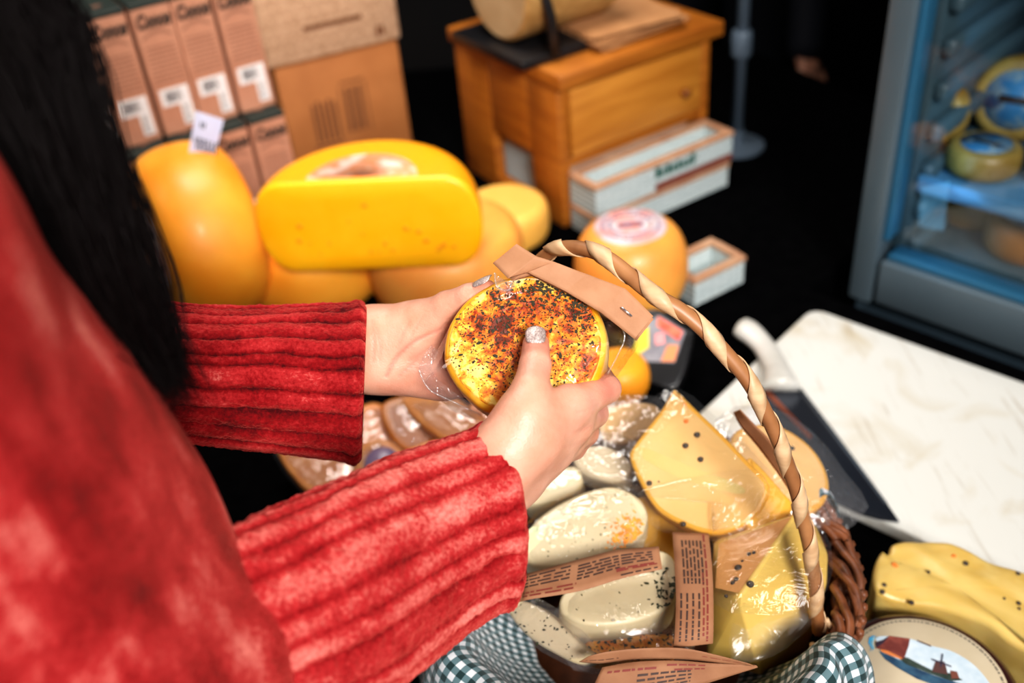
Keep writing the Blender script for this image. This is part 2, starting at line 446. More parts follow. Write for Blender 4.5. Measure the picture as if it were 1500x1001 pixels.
# blue lamps inside the cabinet
def plight(name, loc, e, c, r=.05):
    d = bpy.data.lights.new(name, 'POINT'); d.energy = e; d.color = c; d.shadow_soft_size = r
    o = bpy.data.objects.new(name, d); col.objects.link(o); o.location = loc; return o
def floc(a, b, z): return FO+fa*a+fb*b+fz*z
area('fridge_strip_light', tuple(floc(.09, .055, SZ+.18)), tuple(floc(.16, .4, SZ+.05)), .03, .22, (.2, .62, 1), .5)
plight('fridge_low_light', tuple(floc(.1, .06, SZ-.09)), .05, (.3, .65, 1))
m_fy = mat('waxed_cheese_in_fridge', (150, 130, 70), (120, 96, 44), scale=20, rough=.4)
m_fbl = mat('blue_printed_label', (50, 110, 150), (120, 140, 146), (30, 70, 104), scale=35, rough=.5, lo=.4, hi=.6)
m_fdk = mat('dark_label_print', (40, 34, 34), rough=.6)
def fcheese(loc, R, h, label, rot, mt=m_fy):
    o = root('round_cheese', loc, label, 'cheese', 'cheeses in the fridge')
    v, f = lathe(wheelprof(R, h), 40); mk('rind', v, f, mt, o, local=True)
    v, f = lathe([(.0001, h+.0006), (R*.68, h+.0004), (R*.68, h-.001)], 40); q = mk('label_disc', v, f, m_fbl, o, local=True)
    v, f = box((0, 0, h+.001), (R*.7, R*.16, .001)); mk('label_print', v, f, m_fdk, q, local=True)
    o.rotation_euler = rot; return o
fz0 = SZ+.001
def fsolve(px, py, b): # point on vertical plane inside the fridge at depth b
    return atv(px, py, FO+fb*b, math.degrees(FA))
q = fsolve(1440, 232, .09); fcheese((q[0], q[1], fz0), .042, .034, 'flat round cheese with a blue oval label on the front edge of the fridge shelf', (0, 0, FA))
def standing(px, b, R, h, label, lean=1.25, az=0., mt=m_fy):
    q = fsolve(px, 220, b); d = h*math.cos(lean)
    o = fcheese((q[0], q[1], fz0+R*math.sin(lean)), R, h, label, (lean, 0, FA+az), mt); return o
standing(1374, .13, .042, .03, 'small round cheese with blue label leaning upright beside the fridge ribs', 1.25, -.35)
standing(1478, .2, .052, .04, 'larger dull cheese wheel standing at the back of the fridge shelf', 1.3, .15)
q = fsolve(1430, 222, .26); o = fcheese((q[0], q[1], fz0), .05, .04, 'low dull cheese wheel lying behind the blue-labelled one in the fridge', (0, 0, FA+.7))
q = fsolve(1570, 232, .12); fcheese((q[0], q[1], fz0), .045, .036, 'cheese wheel at the right end of the fridge shelf', (0, 0, FA+.4))
m_fam = mat('amber_cheese_in_fridge', (150, 100, 40), (120, 76, 28), scale=12, rough=.4)
for i, (px, b, R, h, lab) in enumerate([(1345, .14, .045, .05, 'amber cheese wheel lowest left inside the fridge'), (1425, .17, .055, .055, 'amber cheese wheel in the middle below the fridge shelf'), (1510, .12, .05, .05, 'amber cheese wheel at the right below the fridge shelf'), (1500, .36, .055, .06, 'amber cheese wheel at the back below the fridge shelf')]):
    q = fsolve(px, 330, b); fcheese((q[0], q[1], zb-.004), R, h, lab, (0, 0, FA+i), m_fam)

# ------------------------------------------------------------------ cartons at the left back
m_kraft = mat('pink_kraft_carton', (184, 134, 108), (172, 122, 97), scale=30, rough=.8)
m_kraft2 = mat('kraft_carton_side', (120, 82, 62), (108, 74, 56), scale=30, rough=.85)
m_green = mat('dark_green_carton_lid', (20, 30, 26), (26, 38, 32), scale=30, rough=.7)
m_ink = mat('dark_ink', (58, 44, 36), rough=.8)
m_ink2 = mat('faded_brown_ink', (140, 98, 78), rough=.8)
m_white = mat('white_paper', (226, 224, 222), (214, 212, 212), scale=50, rough=.75)
m_blackink = mat('black_ink', (40, 40, 48), rough=.7)
def textmesh(s, size, shear=0, bold=.0):
    c = bpy.data.curves.new('t', 'FONT'); c.body = s; c.size = size; c.shear = shear; c.offset = bold; c.align_x = 'CENTER'; c.resolution_u = 3
    o = bpy.data.objects.new('t', c); col.objects.link(o); dg = bpy.context.evaluated_depsgraph_get()
    me = o.evaluated_get(dg).to_mesh(); v = np.array([list(q.co) for q in me.vertices]); f = [list(p.vertices) for p in me.polygons]
    o.evaluated_get(dg).to_mesh_clear(); bpy.data.objects.remove(o); bpy.data.curves.remove(c); return v, f
CW, CD, CH = .052, .15, .180
RA = math.radians(30)
def xz(v, y): v = np.asarray(v); return np.stack([v[:, 0], np.full(len(v), y), v[:, 1]], 1)  # 2D drawing -> front face
def rects(L, y):
    v = []; f = []
    for x0, z0, x1, z1 in L:
        o = len(v); v += [(x0, y, z0), (x1, y, z0), (x1, y, z1), (x0, y, z1)]; f.append([o, o+1, o+2, o+3])
    return np.array(v), f
tv, tf = textmesh('Conos', .0185, .25, .0011)
def carton(loc, label, detail=True, rz=RA):
    o = root('kraft_carton', loc, label, 'box', 'slim kraft cartons stacked at the back', rz)
    v, f = box((0, CD/2, (CH-.008)/2), (CW, CD, CH-.008), .0015, 1); mk('carton_body', v, f, m_kraft, o, local=True, smooth=False)
    v, f = box((0, CD/2, CH-.004), (CW+.0005, CD+.001, .0078), .0015, 1); ld = mk('lid', v, f, m_green, o, local=True, smooth=False)
    st = []
    for k in range(6):
        a = k*math.pi/3; c_, s_ = math.cos(a), math.sin(a)
        st.append((np.array([(-.0012*s_, .03+.0012*c_, 0), (.0012*s_, .03-.0012*c_, 0), (.008*c_+.001*s_, .03+.008*s_-.001*c_, 0), (.008*c_-.001*s_, .03+.008*s_+.001*c_, 0)])+np.array([0, 0, CH+.0003]), [[0, 1, 2, 3]]))
    v, f = join(*st); mk('star_print', v, f, m_ink2, ld, local=True, smooth=False)
    v = xz(tv, -.0006); v[:, 2] *= 1.35; v[:, 0] *= .9; v[:, 2] += CH-.033; mk('logo_print', v, tf, m_ink, o, local=True, smooth=False)
    L = [(-.018+abs(k-6)*.0002, CH-.046+.006*(1-((k-6)/6)**2), 0, 0) for k in range(13)]
    r_ = random.Random(3); R_ = []
    for k in range(13): # arched title line
        x = -.019+k*.003; z = CH-.048+.006*(1-((k-6)/6)**2); R_.append((x, z, x+.0022, z+.0045))
    for row in range(9):
        z = CH-.060-row*.006; x = -.019
        while x < .018:
            w_ = r_.uniform(.003, .008); R_.append((x, z, min(x+w_, .02), z+.0022)); x += w_+.0013
    v, f = rects(R_, -.0005); mk('text_print', v, f, m_ink2, o, local=True, smooth=False)
    v, f = rects([(-.019, .040, .020, .064), (.004, .010, .020, .040)], -.0008); stk = mk('sticker', v, f, m_white, o, local=True, smooth=False)
    R_ = []; x = -.013
    while x < .009:
        w_ = r_.choice([.0006, .0012, .0018]); R_.append((x, .045, x+w_, .060)); x += w_+r_.choice([.0007, .0012])
    for k in range(7): R_.append((.007, .014+k*.0035, .007+r_.uniform(.004, .009), .0154+k*.0035))
    v, f = rects(R_, -.0011); mk('barcode', v, f, m_blackink, stk, local=True, smooth=False)
    return o
# rows: upper row rests on the lower one
CB = .801
e1 = V3(math.cos(RA), math.sin(RA), 0); en = V3(-math.sin(RA), math.cos(RA), 0)
B0 = atz(405, 152, CB+CH+.0)   # right end of the upper row at its foot
first = None
ulab = ['upper slim kraft carton %s' % s for s in ('at the right end, touching the plain brown boxes', 'second from the right end of the upper row', 'third from the right, above the white price tag', 'fourth from the right in the upper row', 'fifth from the right, partly past the hair', 'sixth from the right, mostly behind the hair', 'seventh from the right, behind the hair', 'eighth from the right, hidden by the hair')]
llab = ['lower slim kraft carton %s' % s for s in ('at the right end beside the brown box', 'second from the right end, above the half cheese', 'third from the right, behind the price tag', 'fourth from the right, behind the standing wheel', 'fifth from the right in the lower row', 'sixth from the right, partly behind the hair', 'seventh from the right, behind the hair', 'eighth from the right, hidden by the hair')]
k = 0
for i in range(8):
    gp = (i+1)//2*.004
    s = CW/2+i*(CW+.0012)+gp
    p = B0-e1*s; o = carton(p, ulab[i]) if first is None else dup(first, p, RA, ulab[i])
    if first is None: first = o
    q = p-en*.030-e1*.002; q[2] = CB; dup(first, q, RA, llab[i])
# ------------------------------------------------------------------ big brown boxes
m_brown = mat('brown_cardboard', (168, 108, 58), (154, 96, 48), scale=14, rough=.75, bump=.1, bscale=300)
m_brown2 = mat('pale_patterned_cardboard', (190, 154, 124), (172, 136, 106), scale=90, detail=1, rough=.8)
m_tape = mat('carton_flap_edge', (104, 62, 32), rough=.8)
A2 = 23
c0 = atz(437, 262, .802)
PW = atv(606, 215, c0, A2); W2 = math.hypot(PW[0]-c0[0], PW[1]-c0[1])
def zof(o, px, py, ang): return atv(px, py, o, ang)[2]
ztop = zof(c0, 437, 96, A2)
bb = root('cardboard_box', c0, 'plain brown cardboard box with dark printed symbols behind the half cheese', 'box', rz=math.radians(A2))
hb = ztop-.802
v, f = box((W2/2, .11, hb/2), (W2, .22, hb), .004, 2); mk('box_body', v, f, m_brown, bb, local=True, sharp=40)
v, f = join(box((W2/2, .054, hb+.001), (W2*.99, .106, .003), .001, 1), box((W2/2, .165, hb+.001), (W2*.99, .106, .003), .001, 1)); mk('flap', v, f, m_brown, bb, local=True, smooth=False)
R_ = []
for k in range(5): R_.append((.045+k*.009, .05, .050+k*.009, .115+.005*(k % 2)))
for k in range(3): R_.append((.102+k*.011, .055, .109+k*.011, .130))
R_ += [(.098, .138, .137, .141), (.094, .05, .096, .134), (.138, .05, .140, .134), (.04, .042, .09, .046)]
v, f = rects(R_, -.0008); mk('printed_symbols', v, f, m_tape, bb, local=True, smooth=False)
c1 = c0+V3(math.cos(math.radians(A2)), math.sin(math.radians(A2)), 0)*(-.012); c1[2] = ztop+.004
W3 = math.hypot(*(atv(584, 30, c1, A2)-c1)[:2])
b2 = root('patterned_box', c1, 'pale speckled cardboard box resting on the plain brown box', 'box', rz=math.radians(A2))
v, f = box((W3/2, .10, .09), (W3, .20, .18), .004, 2); mk('box_body', v, f, m_brown2, b2, local=True, sharp=40)
R_ = []
for i in range(14):
    for j in range(10): R_.append((.008+i*.014+(j % 2)*.007, .006+j*.016, .011+i*.014+(j % 2)*.007, .009+j*.016))
R_ = [r for r in R_ if r[2] < W3-.004]
v, f = rects(R_, -.0006); mk('dot_print', v, f, mat('pale_dots', (212, 178, 142), rough=.8), b2, local=True, smooth=False)
v, f = rects([(W3-.04, .012, W3-.034, .028), (W3-.032, .012, W3-.026, .028), (.07, .045, W3-.06, .052)], -.0008); mk('stamp_print', v, f, m_tape, b2, local=True, smooth=False)

# ------------------------------------------------------------------ wooden drawer chest with crates
CA = 31
k0 = atz(826, 335, .802)
Wc = np.linalg.norm((atv(1038, 150, k0, CA)-k0)[:2])
zt = zof(k0, 826, 128, CA); hc = zt-.802
cb_ = root('wooden_chest', k0, 'honey-brown wooden chest with a wide drawer, open below', 'cabinet', rz=math.radians(CA))
Dc = .26
# side wall (left) with cut-out window
def cbx(name, c, s, mt=m_wood, parent=cb_, bev=.003):
    v, f = box(c, s, bev); return mk(name, v, f, mt, parent, local=True, sharp=40)
t_ = .018
cbx('side_board', (t_/2, .035, hc/2), (t_, .07, hc)); cbx('side_board', (t_/2, Dc-.045, hc/2), (t_, .09, hc)); cbx('side_board', (t_/2, Dc/2-.01, hc*.73), (t_, Dc-.16, hc*.54)); cbx('side_board', (t_/2, Dc/2-.01, .01), (t_, Dc-.16, .02))
cbx('side_board', (Wc-t_/2, Dc/2, hc/2), (t_, Dc, hc))
cbx('back_board', (Wc/2, Dc-.006, hc/2), (Wc-2*t_, .01, hc), m_wood_in)
cbx('middle_shelf', (Wc/2, Dc/2, hc*.44), (Wc-2*t_, Dc-.02, .014))
cbx('bottom_board', (Wc/2, Dc/2, .006), (Wc-2*t_, Dc-.02, .012), m_wood_in)
tp = cbx('top_board', (Wc/2+.006, Dc/2, hc+.011), (Wc+.016, Dc+.024, .022))
dw = cbx('drawer', (Wc/2, .006, hc*.74), (Wc-2*t_-.004, .02, hc*.46), mat('light_honey_wood', (194, 132, 54), (168, 106, 36), scale=7, rough=.4, stretch=(1, 1, 10), lo=.3, hi=.7))
v, f = tube([(Wc*.8, -.004, hc*.68), (Wc*.8, -.014, hc*.68)], [.005, .007], 12); mk('knob', v, f, m_wood_in, dw, local=True)
# newsprint-covered crates
def newsprint():
    g = N('newsprint_paper'); b = g.n('ShaderNodeBsdfPrincipled'); g.l(b.outputs[0], g.out.inputs[0]); b.inputs['Roughness'].default_value = .7
    tc = g.n('ShaderNodeTexCoord'); mp = g.n('ShaderNodeMapping'); g.l(tc.outputs['Object'], mp.inputs[0]); mp.inputs['Rotation'].default_value = (math.radians(90), 0, 0)
    br = g.n('ShaderNodeTexBrick'); br.inputs['Scale'].default_value = 30; br.inputs['Color1'].default_value = S2((228, 236, 234)); br.inputs['Color2'].default_value = S2((204, 216, 216)); br.inputs['Mortar'].default_value = S2((150, 164, 166))
    br.inputs['Mortar Size'].default_value = .03; br.inputs['Row Height'].default_value = .12; br.inputs['Brick Width'].default_value = .9
    g.l(mp.outputs[0], br.inputs[0]); g.l(br.outputs[0], b.inputs[0]); return g.m
m_news = newsprint(); m_trim = mat('crate_rim_wood', (188, 150, 120), (166, 120, 90), scale=20, rough=.7); m_rust = mat('rust_red_band', (126, 58, 40), rough=.7); m_teal = mat('green_lettering', (40, 90, 80), rough=.7)
def crate(loc, s, label, rz, word=True, open_=True):
    o = root('printed_crate', loc, label, 'crate', 'newsprint covered crates by the chest', rz)
    sx, sy, sz = s; t = .006
    v, f = join(box((sx/2, t/2, sz/2), (sx, t, sz)), box((sx/2, sy-t/2, sz/2), (sx, t, sz)), box((t/2, sy/2, sz/2), (t, sy-2*t, sz)), box((sx-t/2, sy/2, sz/2), (t, sy-2*t, sz)), box((sx/2, sy/2, t/2), (sx-2*t, sy-2*t, t)))
    mk('crate_wall', v, f, m_news, o, local=True, smooth=False)
    v, f = join(box((sx/2, t/2, sz+.003), (sx+.003, t+.005, .007), .001, 1), box((sx/2, sy-t/2, sz+.003), (sx+.003, t+.005, .007), .001, 1), box((t/2, sy/2, sz+.003), (t+.005, sy-t*2-.006, .007), .001, 1), box((sx-t/2, sy/2, sz+.003), (t+.005, sy-2*t-.006, .007), .001, 1))
    mk('rim', v, f, m_trim, o, local=True, smooth=False)
    if word:
        r_ = random.Random(2); R_ = []; x = sx*.42
        while x < sx*.70:
            w_ = r_.uniform(.004, .010); R_.append((x, sz*.50, x+w_, sz*.50+r_.uniform(.010, .018))); x += w_+.002
        v, f = rects(R_, -.0008); mk('lettering', v, f, m_teal, o, local=True, smooth=False)
        v, f = rects([(sx*.42, .001, sx, .012)], -.0007); mk('red_band', v, f, m_rust, o, local=True, smooth=False)
    return o
def loc2(a, b, z): r = math.radians(CA); return k0+V3(math.cos(r), math.sin(r), 0)*a+V3(-math.sin(r), math.cos(r), 0)*b+V3(0, 0, z)
ch = hc*.40
zc0 = .0125
g0 = loc2(.012, -.062, 0)
ucz = zof(g0, 848, 283, CA)-.802; ucz = max(ucz, .08)
h1 = ucz*.45; h2 = ucz-h1-.008
crate(loc2(t_+.003, .02, .0125), (Wc-2*t_-.012, Dc-.06, hc*.30), 'white printed crate inside the chest, seen through its side opening', math.radians(CA), False)
crate(g0, (Wc*.90, .058, h1-.007), 'lower white printed crate standing at the foot of the wooden chest', math.radians(CA), False)
crate(g0+V3(0, 0, h1+.001), (Wc*.92, .058, h2), 'upper white printed crate with green lettering under the drawer', math.radians(CA))
g1 = atz(1076, 420, .802)-V3(math.cos(math.radians(CA)), math.sin(math.radians(CA)), 0)*.070
crate(g1, (.085, .06, .034), 'small white printed crate on the cloth just right of the orange ball cheese', math.radians(CA), False)
# thing on the chest: cheese wheel clamped in a black scraper stand, paper sheets
def loc3(a, b, z=0): return loc2(a, b, hc+.022+z)
m_black = mat('black_metal', (16, 16, 18), (24, 24, 27), scale=30, rough=.35)
m_cut = mat('pale_cheese_cut_face', (186, 160, 122), (172, 144, 104), scale=25, rough=.6)
m_rindb = mat('brown_cheese_rind', (150, 112, 62), (176, 138, 84), scale=60, rough=.6)
T0 = loc3(-.005, .035)
st = root('black_tray', T0, 'black slicing stand under the pale cut cheese on top of the chest', 'stand', rz=math.radians(CA))
v, f = box((.112, .09, .007), (.27, .18, .014), .004); mk('base_plate', v, f, m_black, st, local=True, sharp=40)
v, f = tube([(.03, .0, .01), (.028, .0, .06), (.02, .012, .13), (.015, .04, .2)], [.008, .007, .006, .006], 10); mk('arm', v, f, m_black, st, local=True)
v, f = tube([(.04, .18, .01), (.04, .18, .2)], [.007, .007], 10); mk('post', v, f, m_black, st, local=True)
hc0 = loc3(-.005, .12, .016)
ax = unit(V3(math.cos(RA), math.sin(RA), 0)); R8 = .075
cut = root('halved_cheese', hc0, 'pale cut cheese log with brown rind lying in the black stand on the chest', 'cheese', rz=math.radians(CA))
pr = [(.0001, 0), (R8*.93, 0), (R8*.99, .004), (R8, .01), (R8, .15), (R8*.98, .158), (R8*.9, .16), (.0001, .16)]
v, f = lathe(pr, 48); v = v[:, [2, 0, 1]]; v[:, 2] += R8; mk('rind', v, f, m_rindb, cut, local=True, sharp=40)
v, f = lathe([(.0001, -.0008), (R8*.92, -.0008), (R8*.92, .001)], 48); v = v[:, [2, 0, 1]]; v[:, 2] += R8; mk('cut_face', v, f[:], m_cut, cut, local=True, sharp=40)
m_sheet = mat('brown_paper_sheet', (176, 128, 84), (164, 116, 74), scale=30, rough=.85)
sp0 = Plane(loc3(0, 0, .0), (0, 0, 1))
S0 = loc3(Wc-.115, .085, .001)
r_ = random.Random(5); pfirst = None
for i in range(9):
    v, f = box((0, 0, .0009), (.165-.002*i, .14, .0016))
    v[:, 2] += .0025*np.sin(v[:, 0]*20+1)*0
    s = mk('paper_sheet', v, f, m_sheet, None, local=True, smooth=False)
    s.location = S0+V3(r_.uniform(-.008, .008), r_.uniform(-.008, .008), i*.0024); s.rotation_euler = (0, 0, math.radians(CA)+r_.uniform(-.14, .14))
    tag(s, ['lowest', 'second from the bottom', 'third from the bottom', 'fourth from the bottom', 'middle', 'fourth from the top', 'third from the top', 'second from the top', 'topmost'][i]+' brown paper sheet in the pile on top of the wooden chest', 'paper', 'brown paper sheets on the chest')
# steel pole behind the chest
m_steel = mat('brushed_steel', (96, 110, 124), rough=.4, metal=.1)
pp = atz(1078, 215, .802)
po = root('steel_pole', pp, 'thin grey steel pole standing behind the right end of the wooden chest', 'pole')
v, f = tube([(0, 0, .006), (0, 0, .75)], .0095, 16); mk('shaft', v, f, m_steel, po, local=True)
v, f = lathe([(.0001, 0), (.045, 0), (.045, .005), (.012, .01), (.012, .03), (.0001, .03)], 32); mk('foot', v, f, m_steel, po, local=True, sharp=40)
v, f = lathe([(.0001, .15), (.014, .15), (.016, .155), (.016, .185), (.014, .19), (.0001, .19)], 24); mk('collar', v, f, m_steel, po, local=True, sharp=40)
# dim wooden stool-like plant stand / far clutter: a small white jug beside the cartons
jg = atz(600, 60, .98)
# ------------------------------------------------------------------ big cheeses
def wax(name, a, b, c=None, **k): return mat(name, a, b, c, scale=k.pop('scale', 9), detail=5, rough=.42, rough2=.6, sub=.1, subr=(.02, .008, .002), coat=.06, bump=.15, bscale=50, bdist=.002, **k)
m_wo = wax('orange_yellow_wax', (230, 140, 34), (240, 166, 52))
m_wy = wax('golden_wax', (244, 162, 12), (240, 154, 6))
m_wp = wax('pale_yellow_wax', (234, 184, 98), (226, 170, 76))
m_wb = wax('peach_yellow_wax', (228, 142, 64), (236, 168, 78))
m_cutf = mat('golden_cut_cheese', (255, 176, 12), (255, 182, 24), scale=30, rough=.4, sub=.1, subr=(.02, .008, .002))
m_eye = mat('cheese_eye_shadow', (232, 146, 8), rough=.5)
m_plabel = mat('pink_white_label', (246, 204, 176), (240, 150, 100), (244, 226, 214), scale=26, rough=.45, lo=.38, hi=.62)
m_wlabel = mat('white_blue_label', (232, 214, 200), (196, 190, 200), (222, 160, 150), scale=30, rough=.45, lo=.4, hi=.62)
def wheel(name, base, R, h, label, mt, e=2.6, flat=.72, tilt=None, group=None, lab=None, labR=.5, squash=1):
    """tilt: 3x3 columns giving the wheel's own axes in the place"""
    o = root(name, base, label, 'cheese', group)
    v, f = lathe(wheelprof(R, h, e, 26, flat), 72, squash=squash)
    v = np.array([p*(1+.012*noise.noise(Vector(p*14))) for p in v])
    if tilt is not None: v = v@np.array(tilt)
    mk('wax_rind', v, f, mt, o, local=True)
    if lab:
        rr = R*labR; pr = [(.0001, h+.0012), (rr*.9, h+.0010), (rr, h+.0002), (rr, h-.003)]
        v, f = lathe(pr, 48); v = v*np.array([1, 1, 1.0])
        if tilt is not None: v = v@np.array(tilt)
        lo_ = mk('label', v, f, lab, o, local=True)
        R_ = []; r_ = random.Random(int(R*1e4)); v = []; f = []
        for ring in (.82, .62):
            a = 0
            while a < 6.1:
                w_ = r_.uniform(.06, .22); q = len(v)
                for aa, r2 in ((a, ring), (a+w_, ring), (a+w_, ring-.09), (a, ring-.09)): v.append((rr*r2*math.cos(aa), rr*r2*math.sin(aa), h+.0017))
                f.append([q, q+1, q+2, q+3]); a += w_+.08
        q = len(v); v += [(-rr*.35, -rr*.12, h+.0017), (rr*.35, -rr*.12, h+.0017), (rr*.35, rr*.14, h+.0017), (-rr*.35, rr*.14, h+.0017)]; f.append([q, q+1, q+2, q+3])
        v = np.array(v)
        if tilt is not None: v = v@np.array(tilt)
        mk('label_print', v, f, m_lprint, lo_, local=True, smooth=False)
    return o
m_lprint = mat('label_print_ink', (170, 90, 80), (120, 120, 150), scale=60, rough=.6)
G = 'big wax-coated cheese wheels piled at the back'
hL = .098
# lower wheels on the cloth
def basewheel(px, pyfront, R, h, **k):
    p = atz(px, pyfront, .802); d = unit(V3(p[0], p[1], 0)); return p+d*R*.9
LW = V3(*atz(462, 442, .85)[:2], .802); LW += unit(V3(LW[0], LW[1], 0))*.085; LW[2] = .802; LW[0] += .004; LW[1] += .03
wheel('waxed_cheese', LW, .098, hL, 'orange wax cheese wheel lying under the left end of the half cheese', m_wo, group=G, lab=m_plabel, labR=.55)
RW = V3(*atz(648, 432, .85)[:2], .802); RW += unit(V3(RW[0], RW[1], 0))*.085; RW[2] = .802; RW[0] += .012
wheel('waxed_cheese', RW, .103, hL, 'peach-yellow wax cheese wheel lying under the right end of the half cheese', m_wb, group=G)
# half wheel, cut face towards us
zb_ = .802+hL+.0015
hp = atz(552, 392, zb_); ang = math.radians(-7)
ca, sa = math.cos(ang), math.sin(ang)
Rh = 325/F*np.linalg.norm((hp-CAM)@ROT[:, 2])/2*1.0
hh = .118
def halfwheel():
    o = root('halved_waxed_cheese', V3(hp[0], hp[1], zb_), 'large golden half wheel lying on two wheels with its cut face forward', 'cheese')
    pr = wheelprof(Rh, hh, 2.3, 26, .70); n = 40; v = []; f = []
    for r, z in pr:
        for k in range(n+1):
            a = math.pi*k/n; v.append((r*math.cos(a), r*math.sin(a), z))
    for i in range(len(pr)-1):
        for k in range(n): f.append([i*(n+1)+k, i*(n+1)+k+1, (i+1)*(n+1)+k+1, (i+1)*(n+1)+k])
    M = np.array([[ca, sa, 0], [-sa, ca, 0], [0, 0, 1]])
    mk('wax_rind', np.array(v)@M, f, m_wy, o, local=True)
    # slightly rounded cut face
    ol = [(r, z) for r, z in pr]+[(-r, z) for r, z in pr[::-1]]
    ol = np.array(ol); c = ol.mean(0); v = []; f = []; m_ = len(ol)
    for s_, y in ((1.0, .0), (.985, -.003), (.95, -.0048), (.6, -.0055), (.3, -.0055)):
        for p in ol: q = c+(p-c)*s_; v.append((q[0], y, q[1]))
    for i in range(4):
        for k in range(m_): f.append([i*m_+k, i*m_+(k+1) % m_, (i+1)*m_+(k+1) % m_, (i+1)*m_+k])
    f.append([4*m_+k for k in range(m_)])
    fc = mk('cut_face', np.array(v)@M, f, m_cutf, o, local=True)
    r_ = random.Random(9)
    for k in range(22):
        x = r_.uniform(-.8, .8)*Rh; z = hh*r_.uniform(.2, .78); rr = r_.uniform(.0015, .004)
        v, f = lathe([(.0001, -.0062), (rr*.7, -.0061), (rr, -.0054)], 12); v = v[:, [0, 2, 1]]; v = v+np.array([x, 0, z]); 
        mk('cheese_eye', v@M, f, m_eye, fc, local=True)
    # pink label on the top
    v, f = lathe([(.0001, hh+.0012), (Rh*.48, hh+.001), (Rh*.5, hh-.002)], 60); keep = v[:, 1] > .01*Rh*0-1e-6
    v[:, 1] = np.maximum(v[:, 1], .004)
    mk('label', v@M, f, m_plabel, o, local=True)
halfwheel()
# wheel standing on edge at the left, label face turned left
axd = unit(V3(-.88, -.50, .06))
R1, h1_ = .118, .118
cS = V3(*atz(298, 342, .802+R1)[:2], .802+R1)
cS = atz(292, 345, .802+R1*.985)
zx = axd; xx = unit(np.cross(V3(0, 0, 1), zx)); yy = np.cross(zx, xx)
base = cS-zx*h1_/2
wheel('standing_waxed_cheese', base, R1, h1_, 'orange wax wheel standing on its edge with a price tag stuck in the top', m_wo, tilt=[xx, yy, zx], lab=m_wlabel, labR=.45, flat=.68, e=2.2)
# price tag
m_tag = mat('pale_price_card', (206, 212, 236), (196, 202, 228), scale=30, rough=.6)
tO = atplane(302, 204, cS, V3(0, 1, 0)); tp_ = Plane(tO, unit(CAM-tO+V3(0, 0, -.4)))
tg = root('price_tag', cS+V3(0, 0, R1), 'small white handwritten price tag stuck in the top of the standing wheel', 'price tag')
p = np.array([tp_.hit(*q) for q in [(287, 163), (328, 176), (312, 240), (276, 226)]])
v, f = slab(tp_, catmull(np.repeat(p, 1, 0), 1, True), .0012, .0003); mk('card', v, f, m_tag, tg, smooth=False)
r_ = random.Random(4)
for row, (a, b, c_, d) in enumerate([(294, 178, 302, 190), (286, 200, 318, 212), (288, 210, 316, 222)]):
    x = a; 
    while x < c_:
        decal('handwriting', tp_, [(x, b+(x-a)*.3), (x+2.5, b+(x-a)*.3+1), (x+1.5, b+10+(x-a)*.3), (x-1, b+9+(x-a)*.3)], m_blackink, tg, .0005); x += r_.uniform(4, 6)
v, f = tube([tp_.w(tp_.hit(294, 228), -.002), cS+V3(.0, .0, R1*.93)], .0012, 8); mk('pin', v, f, m_steel, tg)
# pale wheel behind right, labelled lump, ball cheese
q = atz(742, 368, .802); wheel('waxed_cheese', V3(q[0]+.002, q[1]+.040, .802), .064, .058, 'pale yellow wheel peeking out behind the right end of the half cheese', m_wp, group=G)
bq = atz(925, 478, .802); db = unit(V3(bq[0], bq[1], 0))
BQ = bq+db*.052
wheel('ball_cheese', BQ, .071, .112, 'squat orange-yellow ball cheese with a round label on its flat top', m_wb, e=2.0, flat=.52, lab=m_wlabel, labR=.62)
q = atz(720, 392, .87); wheel('small_wax_cheese', V3(q[0]+.016, q[1]+.055, .802), .032, .07, 'small wax cheese with a tiny label between the half wheel and the kraft header', m_wp, lab=m_wlabel, labR=.6, e=2.2, flat=.6)
q = atz(905, 585, .805); wheel('baby_cheese', V3(q[0]+.004, q[1]+.012, .802), .034, .05, 'small golden cheese on the cloth just past the right hand knuckles', wax('amber_gold_wax', (250, 170, 40), (240, 150, 30)), e=2.1, flat=.5)
# dark packet with a coloured label
pk = Plane(atz(968, 505, .845), (-.12, -.55, .82), (1, .25, 0))
o = root('labelled_packet', atz(968, 560, .802), 'dark packet with a red, yellow and grey label right of the ball cheese', 'packet')
P2 = pxpoly(pk, [(925, 468), (965, 452), (1006, 478), (1016, 492), (994, 566), (950, 560), (916, 540)], True, 3)
v, f = slab(pk, P2, .03, .004); mk('tray', v, f, m_black, o, sharp=45)
lb = decal('label', pk, [(934, 478), (966, 462), (1004, 486), (988, 532), (945, 530), (928, 516)], mat('grey_label', (140, 138, 144), (116, 114, 122), scale=80, rough=.5), o, .0006)
decal('red_patch', pk, [(964, 464), (1000, 486), (994, 500), (962, 478)], mat('red_print', (224, 74, 56), (240, 130, 100), scale=90, rough=.5), lb, .001)
decal('yellow_patch', pk, [(936, 484), (950, 478), (950, 510), (934, 520), (928, 512)], mat('yellow_print', (226, 206, 60), rough=.5), lb, .001)
decal('orange_patch', pk, [(978, 506), (994, 506), (988, 530), (968, 530)], mat('orange_print', (226, 140, 90), rough=.5), lb, .001)
decal('pink_patch', pk, [(960, 490), (972, 488), (974, 504), (960, 506)], mat('pink_print', (240, 150, 150), rough=.5), lb, .0012)

